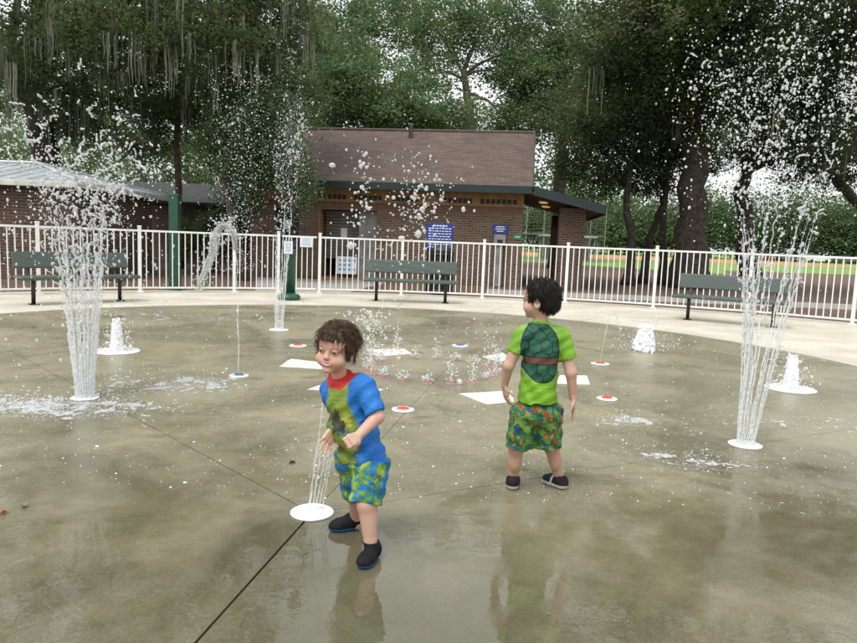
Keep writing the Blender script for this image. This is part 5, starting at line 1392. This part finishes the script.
    c = mixm(c, (0.10, 0.22, 0.035), sstep(n1, 0.52, 0.57)); c = mixm(c, (0.34, 0.15, 0.03), sstep(n2, 0.86, 0.88)); c = mixm(c, (0.03, 0.05, 0.22), sstep(n3, 0.94, 0.96)); c = mixm(c, (0.30, 0.05, 0.03), sstep(-n3, -0.04, -0.02))
    for nn, th in ((n1, 0.55), (n2, 0.86), (n3, 0.94)): c = mixm(c, (0.008, 0.014, 0.010), (np.abs(nn-th) < 0.018)*0.9)
    np_mesh('shorts', V, Q, M['cloth'], root, True, c)
    for an, toe, heel in ((ankL, A3(513.5, 482, 3.56), A3(512, 492, 3.40)), (ankR, A3(546, 482, 3.55), A3(566, 490, 3.44))):
        toe = toe.copy(); heel = heel.copy(); toe[2] = heel[2] = 0.0
        v = Vol(np.minimum(toe, heel)-0.06, np.maximum(np.maximum(toe, heel), an)+0.06, 0.0026)
        dd = (toe-heel)/np.linalg.norm(toe-heel); sd = np.cross(dd, up); Rs = np.stack([sd, dd, up], 1); L_ = 0.155; mid = heel+dd*L_*0.5
        v.ell(heel+dd*0.032+up*0.030, (0.031, 0.036, 0.036), Rs, 0.012); v.ell(heel+dd*(L_-0.045)+up*0.024, (0.037, 0.048, 0.029), Rs, 0.016); v.ell(mid+up*0.028, (0.033, 0.055, 0.036), Rs, 0.016)
        v.cone(heel+dd*0.035+up*0.04, an+up*0.0, 0.034, 0.033, 0.014)
        v.plane_cut(heel+up*0.003, -up, 0.003); sl, P = v.block(v.lo, v.lo+v.h*v.n)
        v.F = np.maximum(v.F, P[..., 2]-(0.064+0.12*np.maximum(0, -(P-an)@dd))).astype(np.float32)
        V, Q = v.mesh(); c = lerp3((0.006, 0.006, 0.007), (0.016, 0.016, 0.018), sinoise(V, 90, 3))
        c = mixm(c, (0.55, 0.56, 0.54), sstep(-V[:, 2], -0.026, -0.021)); 
        c = mixm(c, (0.45, 0.45, 0.45), (np.abs((V-an)@sd) > 0.024)*(np.abs((V-mid)@dd) < 0.006)*0.8)
        np_mesh('shoe', V, Q, M['shoe'], root, True, c)
boy_tall()
# ---------------------------------------------------------------- water
def ico(sub):
    bm = bmesh.new(); bmesh.ops.create_icosphere(bm, subdivisions=sub, radius=1.0)
    V = np.array([v.co[:] for v in bm.verts], np.float32); bm.verts.index_update()
    Q = np.array([[v.index for v in f.verts] for f in bm.faces], np.int32); bm.free(); return V, Q
ICO1, ICO2 = ico(1), ico(2)
def drops(C, R, stretch=None, lump=0.22, big=False, rng=RNG):
    """C centres (n,3); R radii (n,) or (n,3); lumpy little blobs of water"""
    IV, IQ = ICO2 if big else ICO1
    C = np.asarray(C, np.float32); n = len(C); R = np.asarray(R, np.float32)
    if R.ndim == 1: R = R[:, None]*rng.uniform(0.75, 1.3, (n, 3))
    ph = rng.uniform(0, 6.28, (n, 3)); fr = rng.uniform(1.5, 3.0, (n, 3))
    wob = 1+lump*np.sin(IV[None]*fr[:, None]*1.6+ph[:, None]).sum(-1, keepdims=True)/1.8
    P = IV[None]*wob*R[:, None]
    # random turn about z and a tilt
    a = rng.uniform(0, 6.28, n); ca, sa = np.cos(a)[:, None], np.sin(a)[:, None]
    X = P[..., 0]*ca-P[..., 1]*sa; Yv = P[..., 0]*sa+P[..., 1]*ca; P = np.stack([X, Yv, P[..., 2]], -1)
    if stretch is not None:
        d = np.asarray(stretch, np.float32); ln = np.linalg.norm(d, axis=1, keepdims=True); u = d/np.maximum(ln, 1e-6)
        along = (P*u[:, None]).sum(-1, keepdims=True); P = P+u[:, None]*along*ln[:, None]
    V = P+C[:, None]
    Q = IQ[None]+(np.arange(n)*len(IV))[:, None, None]
    return V.reshape(-1, 3), Q.reshape(-1, 3)
def merge(parts):
    Vs, Qs, o = [], [], 0
    for V, Q in parts: Vs.append(V); Qs.append(Q+o); o += len(V)
    return np.concatenate(Vs), np.concatenate(Qs)
def tubes_np(paths, radii, n=7):
    parts = []
    for P, R in zip(paths, radii):
        mb = MB(); mb.tube([Vector(p) for p in P], list(R), n, True)
        tri = []
        for f in mb.f:
            for i in range(1, len(f)-1): tri.append((f[0], f[i], f[i+1]))
        parts.append((np.array([tuple(v) for v in mb.v], np.float32), np.array(tri, np.int32)))
    return merge(parts)
GR = 9.81
def pos(p0, v, t): return np.array(p0)+np.array(v)*t+np.array([0, 0, -0.5*GR*t*t])

def fountain(name, label, base, vels, r_noz, t_solid, t_end, r_stream, n_drop, r_drop, spread, n_lig=0, r_lig=0.012, ring_r=0.05, seed=1, mist=0, mist_box=None, gap=0.0):
    rng = np.random.default_rng(seed)
    t = thing(name, label, 'fountain', (base[0], base[1], 0.012))
    paths, rads = [], []
    starts = []
    for i, v in enumerate(vels):
        a = 2*math.pi*i/len(vels); p0 = np.array([base[0]+ring_r*math.cos(a), base[1]+ring_r*math.sin(a), 0.012]); starts.append(p0)
        te = t_solid*rng.uniform(0.55, 1.4); m = 26; P = []; R = []
        for k in range(m):
            tt = te*k/(m-1); g = tt/te
            P.append(pos(p0, v, tt)+rng.normal(size=3)*0.010*g*spread*3); R.append(r_stream*(1+0.5*g)*(1-0.88*g**3)*rng.uniform(0.55, 1.35))
        paths.append(P); rads.append(R)
    V, Q = tubes_np(paths, rads); np_mesh('streams', V, Q, M['stream'], t, True)
    # ligaments: short chains of blobs tearing off the streams
    C, R_, St = [], [], []
    for k in range(n_lig):
        i = rng.integers(len(vels)); tt = t_solid*rng.uniform(0.55, 1.0)+rng.uniform(0, 1)**1.4*(t_end-t_solid)*0.75
        vv = np.array(vels[i])*rng.uniform(0.96, 1.03, 3)+rng.normal(size=3)*spread*0.4
        p = pos(starts[i], vv, tt); vel = vv+np.array([0, 0, -GR*tt]); d = vel/np.linalg.norm(vel)+rng.normal(size=3)*0.5; d /= np.linalg.norm(d)
        L_ = rng.integers(4, 12); q = p.copy(); r = r_lig*rng.uniform(0.5, 1.15)
        for j in range(L_):
            C.append(q.copy()); R_.append(r*rng.uniform(0.55, 1.15)); d = d+rng.normal(size=3)*0.35; d /= np.linalg.norm(d); q = q+d*r*1.25; St.append(d*0.5)
    if C:
        V, Q = drops(np.array(C), np.array(R_), np.array(St), 0.28, True, rng); tag(np_mesh('ligaments', V, Q, M['drop'], t, True), kind='stuff')
    C, R_, St = [], [], []
    for k in range(n_drop):
        i = rng.integers(len(vels)); tt = t_solid*0.35+(rng.uniform(0, 1)**0.85)*(t_end-t_solid*0.35)
        sp = spread*(0.25+tt/t_end)*(0.28 if rng.uniform() < 0.68 else 1.15)
        vv = np.array(vels[i])*rng.uniform(0.90, 1.04)+rng.normal(size=3)*sp*np.array([1, 1, 0.5])
        p = pos(starts[i], vv, tt)
        if p[2] < 0.01: continue
        C.append(p); R_.append(r_drop*min(2.1, math.exp(rng.normal(-0.3, 0.6)))); w = vv+np.array([0, 0, -GR*tt]); St.append(w*0.11)
    V, Q = drops(np.array(C), np.array(R_), np.array(St), 0.12, False, rng); tag(np_mesh('droplets', V, Q, M['drop'], t, True), kind='stuff')
    if mist:
        cx, cz, sx, sz = mist_box
        C = np.stack([base[0]+cx+rng.normal(0, sx, mist), base[1]+rng.normal(0, sx, mist), cz+rng.normal(0, sz, mist)], 1); C = C[C[:, 2] > 0.02]
        V, Q = drops(C, np.exp(rng.normal(math.log(r_drop*0.30), 0.4, len(C))), None, 0.1, False, rng); tag(np_mesh('spray', V, Q, M['mist'], t, True), kind='stuff')
    return t
def splash(cx, cy, sx, sy, n, label, seed, rmax=0.010, name='splash', hmax=0.03):
    rng = np.random.default_rng(seed); n = int(n*3.4)
    # churned film: thin milky patches, then small beads on it with a few hopping above
    k = max(4, n//70); cc = np.stack([rng.normal(0, sx, k), rng.normal(0, sy, k)], 1); w = rng.integers(0, k, n)
    P = cc[w]+rng.normal(size=(n, 2))*np.array([sx, sy])*rng.choice([0.14, 0.35, 0.8], (n, 1))
    z = np.where(rng.uniform(size=n) < 0.30, rng.exponential(hmax, n), 0.002)
    C = np.stack([cx+P[:, 0], cy+P[:, 1], z], 1); r = rmax*0.36*np.exp(rng.normal(-0.5, 0.5, n))
    R = np.stack([r*rng.uniform(0.7, 2.2, n), r*rng.uniform(0.7, 1.6, n), np.where(z < 0.003, r*0.35, r*0.8)], 1)
    t = thing(name, label, 'splash', (cx, cy, 0.0))
    V, Q = drops(C, R, None, 0.3, False, rng); tag(np_mesh('beads', V, Q, M['drop'], t, True), kind='stuff')
    m = k*2; w = rng.integers(0, k, m); P = cc[w]+rng.normal(size=(m, 2))*np.array([sx, sy])*0.3
    r = rmax*np.exp(rng.normal(0.7, 0.5, m)); C = np.stack([cx+P[:, 0], cy+P[:, 1], np.full(m, 0.0022)], 1)
    V, Q = drops(C, np.stack([r*rng.uniform(0.8, 2.2, m), r*0.8, np.full(m, 0.0016)], 1), None, 0.15, True, rng); tag(np_mesh('milky_film', V, Q, M['film'], t, True), kind='stuff')

# thick spreading fountain on the hut side
def fan(n, out, vz, seed, lean=(0, 0), jit=0.25):
    r = np.random.default_rng(seed); L_ = []
    for i in range(n):
        a = 2*math.pi*i/n; o = out*r.uniform(0.6, 1.25)
        L_.append((math.cos(a)*o+lean[0], math.sin(a)*o+lean[1], vz*r.uniform(1-jit*0.35, 1+jit*0.2)))
    return L_
fountain('splash_fountain', 'thick white fountain bursting apart before the brick hut', P_LEFT, fan(24, 0.44, 5.9, 1, (-0.02, 0)), 0.05, 0.215, 1.02, 0.0080, 2800, 0.0046, 0.40, n_lig=300, r_lig=0.0072, ring_r=0.056, seed=41)
# tallest fanning fountain
_r = np.random.default_rng(77); rv = []
for k in range(26):
    vx = -0.78+1.5*k/21+_r.normal(0, 0.05) if k < 22 else 1.0+0.07*(k-22)
    rv.append((vx, _r.uniform(-0.55, 0.55)*(1 if k < 22 else 0.3), _r.uniform(6.6, 7.4) if k < 22 else 7.5))
fountain('splash_fountain', 'tallest fountain fanning up in separate thin streams toward the dark oaks', P_RIGHT, rv, 0.05, 0.22, 0.98, 0.0044, 4000, 0.0042, 0.22, n_lig=150, r_lig=0.0058, ring_r=0.050, seed=42, mist=1500, mist_box=(0.1, 1.6, 0.20, 0.7))
# fine tall spray behind
fountain('splash_fountain', 'fine misty fountain rising before the green bollard', P_BACK, fan(7, 0.22, 7.6, 3, (0.22, 0)), 0.05, 0.20, 0.8, 0.008, 1000, 0.0062, 0.22, n_lig=10, r_lig=0.008, ring_r=0.05, seed=43, mist=3000, mist_box=(0.16, 2.3, 0.11, 0.55))
# curling stream from the blue nozzle
def curl_stream():
    rng = np.random.default_rng(5); b = P_BLUE1
    t = thing('water_stream', 'thin stream rising from the blue nozzle and curling over in a clear sheet', 'water jet', (b.x, b.y, 0.02))
    top = at(236, 229, b.y); P = [Vector((b.x, b.y, 0.02)).lerp(top, k/18)+Vector((rng.normal()*0.004, 0, 0)) for k in range(19)]
    V, Q = tubes_np([P], [[0.0045*rng.uniform(0.7, 1.4) for _ in P]], 6); np_mesh('stem', V, Q, M['stream'], t, True)
    C = [at(*q, b.y) for q in ((236, 250), (234.5, 236), (231, 228), (225, 224), (219, 227), (216, 236), (213, 250), (208, 264), (203, 277), (199, 287))]
    W_ = [0.010, 0.020, 0.034, 0.040, 0.050, 0.058, 0.062, 0.058, 0.040, 0.012]
    parts = []
    for s_ in range(9):
        o = (s_/8-0.5)*2; path = [c+Vector((o*w*0.55+rng.normal()*0.004, rng.normal()*0.03, o*w*0.35+rng.normal()*0.005)) for c, w in zip(C, W_)]
        parts.append((path, [0.008*rng.uniform(0.6, 1.5) for _ in path]))
    V, Q = tubes_np([p for p, r in parts], [r for p, r in parts], 6); np_mesh('curl', V, Q, M['clear'], t, True)
    n = 420; k = rng.integers(2, len(C), n); base = np.array([C[i][:] for i in k]); pts = base+rng.normal(size=(n, 3))*np.array([0.045, 0.05, 0.05])
    V, Q = drops(pts, np.exp(rng.normal(math.log(0.0052), 0.4, n)), None, 0.15, False, rng); tag(np_mesh('droplets', V, Q, M['drop'], t, True), kind='stuff')
    n = 1500; x = rng.normal(0, 0.20, n); z = rng.uniform(0.9, 2.75, n)                      # fine spray thrown up beside it
    pts = np.stack([b.x-0.10+x*(0.35+0.3*(z-0.9)), b.y+0.4+rng.normal(0, 0.25, n), z], 1)
    V, Q = drops(pts, np.exp(rng.normal(math.log(0.0032), 0.4, n)), None, 0.1, False, rng); tag(np_mesh('spray', V, Q, M['mist'], t, True), kind='stuff')
curl_stream()
# streams at the smaller boy's hand
def foot_jet():
    b = P_FOOT; rng = np.random.default_rng(6)
    t = thing('water_stream', "several thin converging streams rising to the smaller boy's hand", 'water jet', (b.x, b.y, 0.012))
    paths, rads = [], []
    for (px0, px1, py1, Y1) in ((309, 316, 452, 2.98), (310, 325, 388, 3.02), (314, 329, 440, 3.04), (316, 331, 446, 2.96), (318, 333, 450, 3.0), (313, 322, 440, 3.05)):
        p0 = Vector((b.x+(px0-312)*0.0065, b.y+rng.normal()*0.02, 0.012)); p1 = at(px1, py1, Y1)
        P = [p0.lerp(p1, k/14)+Vector((rng.normal()*0.0012, rng.normal()*0.0012, 0)) for k in range(15)]
        paths.append(P); rads.append([0.0036*rng.uniform(0.7, 1.35)*(1-0.35*k/14) for k in range(15)])
    V, Q = tubes_np(paths, rads, 6); np_mesh('streams', V, Q, M['stream'], t, True)
    n = 160; i = rng.integers(0, 6, n); k = rng.integers(7, 15, n); C = np.array([paths[a][c][:] for a, c in zip(i, k)])+rng.normal(size=(n, 3))*0.008
    V, Q = drops(C, np.exp(rng.normal(math.log(0.0022), 0.4, n)), None, 0.1, False, rng); tag(np_mesh('droplets', V, Q, M['drop'], t, True), kind='stuff')
foot_jet()
# arching thin stream at the right red nozzle
b = P_RED4; rng = np.random.default_rng(8)
t = thing('water_stream', 'thin arching stream leaving the red nozzle next to the low foaming jet', 'water jet', (b.x, b.y, 0.02))
C = [Vector((b.x, b.y, 0.02)), at(603, 345, b.y), at(608, 322, b.y), at(611, 313, b.y), at(614, 311, b.y), at(617, 318, b.y), at(620, 332, b.y), at(622, 350, b.y)]
V, Q = tubes_np([C], [[0.004, 0.004, 0.0045, 0.005, 0.005, 0.0045, 0.004, 0.002]], 6); np_mesh('stem', V, Q, M['clear'], t, True)
V, Q = drops(np.array([C[i][:] for i in rng.integers(3, 8, 50)])+rng.normal(size=(50, 3))*0.03, np.full(50, 0.004), None, 0.1, False, rng); tag(np_mesh('droplets', V, Q, M['drop'], t, True), kind='stuff')
# low foaming jets
def bubbler(px, py, top_py, wpx, label, plate_r, seed, frothy=1.0):
    rng = np.random.default_rng(seed); b = G(px, py); s = b.y/F_PX
    t = thing('foam_jet', label, 'water jet', (b.x, b.y, 0.0))
    if plate_r:
        mb = MB(); mb.lathe((b.x, b.y, 0), [(plate_r, 0.002), (plate_r, 0.008), (plate_r-0.01, 0.013), (plate_r*0.3, 0.016)], 40); mb.build('plate', M['plate'], t)
    h = (py-top_py)*s; w = wpx*s*0.5; n = int(1900*frothy)
    if plate_r:
        P = [(b.x+rng.normal()*w*0.05, b.y, 0.012+h*0.97*q/11) for q in range(12)]
        V, Q = tubes_np([P], [[w*(1.0-0.30*q/11)*rng.uniform(0.93, 1.07)*(1 if q < 11 else 0.6) for q in range(12)]], 18); np_mesh('foam_core', V, Q, M['foam'], t, True)
    z = rng.uniform(0, 1, n); ang = rng.uniform(0, 6.28, n); rr = w*(1.05-0.45*z)*np.sqrt(rng.uniform(0.2, 1, n))
    C = np.stack([b.x+rr*np.cos(ang), b.y+rr*np.sin(ang), 0.012+z*h*rng.uniform(0.9, 1.05, n)], 1); R = w*np.exp(rng.normal(math.log(0.115 if plate_r else 0.15), 0.35, n))*(1.05-0.5*z)
    V, Q = drops(C, R, None, 0.25, True, rng); tag(np_mesh('foam_column', V, Q, M['foam'], t, True), kind='stuff')
    n = int(260*frothy); C = np.stack([b.x+rng.normal(0, w*1.5, n), b.y+rng.normal(0, w*1.5, n), np.abs(rng.normal(0, h*0.6, n))+0.01], 1)
    V, Q = drops(C, np.exp(rng.normal(math.log(0.0062), 0.4, n)), None, 0.15, False, rng); tag(np_mesh('droplets', V, Q, M['drop'], t, True), kind='stuff')
bubbler(117, 351.5, 320, 12, 'short white foam column on a round plate toward the brick hut', 0.225, 51)
bubbler(790, 389, 356, 14, 'short white foam column on a round plate near the dry apron edge', 0.225, 52)
bubbler(644, 351, 326, 19, 'ragged low foaming jet without a plate beside the arching stream', 0, 53, 1.3)
# small jets of the pink ring
for k, p in enumerate(RING_P):
    rng = np.random.default_rng(100+k); h = float(rng.choice([0.05, 0.09, 0.15, 0.24, 0.34], p=[0.35, 0.30, 0.2, 0.1, 0.05]))
    t = thing('ring_jet', 'little white water spurt from a pink ring nozzle', 'water jet', (p.x, p.y, 0.014), 'spurts of the pink nozzle ring')
    P = [(p.x+rng.normal()*0.004, p.y+rng.normal()*0.004, 0.006+h*q/7) for q in range(8)]
    V, Q = tubes_np([P], [[0.0045*rng.uniform(0.7, 1.3)*(1.2-0.5*q/7) for q in range(8)]], 6); np_mesh('stem', V, Q, M['stream'], t, True)
    n = 60; C = np.stack([p.x+rng.normal(0, 0.028, n), p.y+rng.normal(0, 0.028, n), 0.02+np.abs(rng.normal(h*0.55, h*0.45, n))], 1)
    V, Q = drops(C, np.exp(rng.normal(math.log(0.0062), 0.4, n)), None, 0.15, False, rng); tag(np_mesh('droplets', V, Q, M['drop'], t, True), kind='stuff')
# drops flying over the middle of the pad
def air_drops(label, spec, Y, seed, name='flying_drops'):
    rng = np.random.default_rng(seed); C = []; R = []
    for (px, py, sx, sy, n, r) in spec:
        for k in range(n):
            yy = Y+rng.normal(0, 0.15); C.append(at(px+rng.normal()*sx, py+rng.normal()*sy, yy)[:]); R.append(r*math.exp(rng.normal(-0.1, 0.4)))
    C = np.array(C); ok = C[:, 2] > 0.02; V, Q = drops(C[ok], np.array(R)[ok], None, 0.18, False, rng); c = C.mean(0)
    tag(np_mesh(name, V, Q, M['drop'], None, True, base=(c[0], c[1], 0.0)), label, 'water drops', kind='stuff')
air_drops('shower of drops in the air between the bollard and the blue sign', [(425, 195, 14, 14, 90, 0.011), (415, 215, 10, 12, 60, 0.010), (366, 185, 4, 24, 40, 0.013), (355, 225, 4, 20, 26, 0.013), (395, 160, 22, 16, 40, 0.009), (440, 200, 16, 20, 50, 0.009), (400, 245, 20, 20, 50, 0.009), (380, 210, 30, 45, 90, 0.006)], 6.6, 61)
air_drops('ragged splash hanging in the air right behind the smaller boy', [(372, 320, 9, 8, 110, 0.008), (365, 335, 7, 14, 80, 0.007), (378, 350, 10, 12, 60, 0.006), (350, 318, 8, 6, 40, 0.006), (395, 345, 12, 8, 40, 0.006)], 6.1, 62)
air_drops('scattered fine drops over the pad before the white fence', [(200, 330, 60, 22, 120, 0.005), (560, 330, 70, 20, 60, 0.004), (690, 340, 40, 18, 70, 0.005), (470, 330, 20, 16, 70, 0.006), (60, 345, 40, 18, 50, 0.008)], 7.0, 63)
# landing splashes
splash(*G(40, 406).xy, 0.42, 0.16, 900, 'wide foamy splash patch beneath the thick spreading fountain', 71, 0.011)
splash(*G(175, 385).xy, 0.30, 0.22, 700, 'streaky splash patch between the thick fountain and the blue nozzle', 72, 0.010)
splash(*G(90, 405).xy, 0.26, 0.07, 360, 'foam collar round the foot of the thick spreading fountain', 73, 0.012)
splash(*G(622, 421).xy, 0.16, 0.08, 260, "bright splash patch beside the green shirted boy's legs", 74, 0.009)
splash(*G(690, 462).xy, 0.20, 0.09, 260, 'small splash patch on the boy side of the tallest fountain', 75, 0.008)
splash(*G(800, 425).xy, 0.35, 0.14, 260, 'thin splash patch beyond the tallest fountain toward the apron', 76, 0.008)
splash(*G(215, 318).xy, 0.9, 0.25, 400, 'far pale splash patch along the pad edge before the bollard', 77, 0.010)
rng = np.random.default_rng(80); n = 6200
px = np.stack([rng.normal(0.6, 2.4, n), 3.2+np.abs(rng.normal(0, 2.6, n)), np.full(n, 0.002)], 1)
ok = (np.hypot(px[:, 0]-PC.x, px[:, 1]-PC.y) < PR-0.1); px = px[ok]
r = np.exp(rng.normal(math.log(0.0016), 0.55, len(px))); V, Q = drops(px, np.stack([r*1.3, r, r*0.5], 1), None, 0.2, False, rng)
tag(np_mesh('water_specks', V, Q, M['foam'], splash_pad_parent if 'splash_pad_parent' in globals() else None, True, base=(0, 5, 0)), 'tiny white water specks dotted over the wet pad', 'water specks', kind='stuff')

# fallen leaves on the pad
def dead_leaf(px, py, L_, m, label, rz, seed):
    rg = random.Random(seed); p = G(px, py); mb = MB(); V = [(0, 0, 0.006)]; n = 10
    for k in range(n):
        a = 2*math.pi*k/n; rr = L_*(0.5+0.22*abs(math.cos(a*1.5)))*rg.uniform(0.8, 1.15)
        x, y = rr*math.cos(a), rr*0.6*math.sin(a); V.append((p.x*0+x*math.cos(rz)-y*math.sin(rz), x*math.sin(rz)+y*math.cos(rz), 0.004+rg.uniform(0.002, 0.018)))
    V = [(p.x+v[0], p.y+v[1], v[2]) for v in V]; V2 = [(v[0], v[1], v[2]-0.0015) for v in V]; n0 = len(V)
    Fs = [(0, i, i % n+1) for i in range(1, n+1)]+[(n0, n0+i % n+1, n0+i) for i in range(1, n+1)]+[(i, n0+i, n0+i % n+1, i % n+1) for i in range(1, n+1)]
    mb.add(V+V2, Fs); tag(mb.build('fallen_leaf', m, base=(p.x, p.y, 0)), label, 'leaf')
dead_leaf(292, 463.5, 0.030, M['leaf_dead'], 'small dark brown dead leaf on the pad near the plain nozzle plate', 0.4, 1)
dead_leaf(3, 514, 0.034, M['leaf_orange'], 'orange dead leaf alone on the wet pad', 1.2, 2)
dead_leaf(24, 507, 0.036, M['moss'], 'pale greyish leaf flake lying near the orange leaf', 2.0, 3)
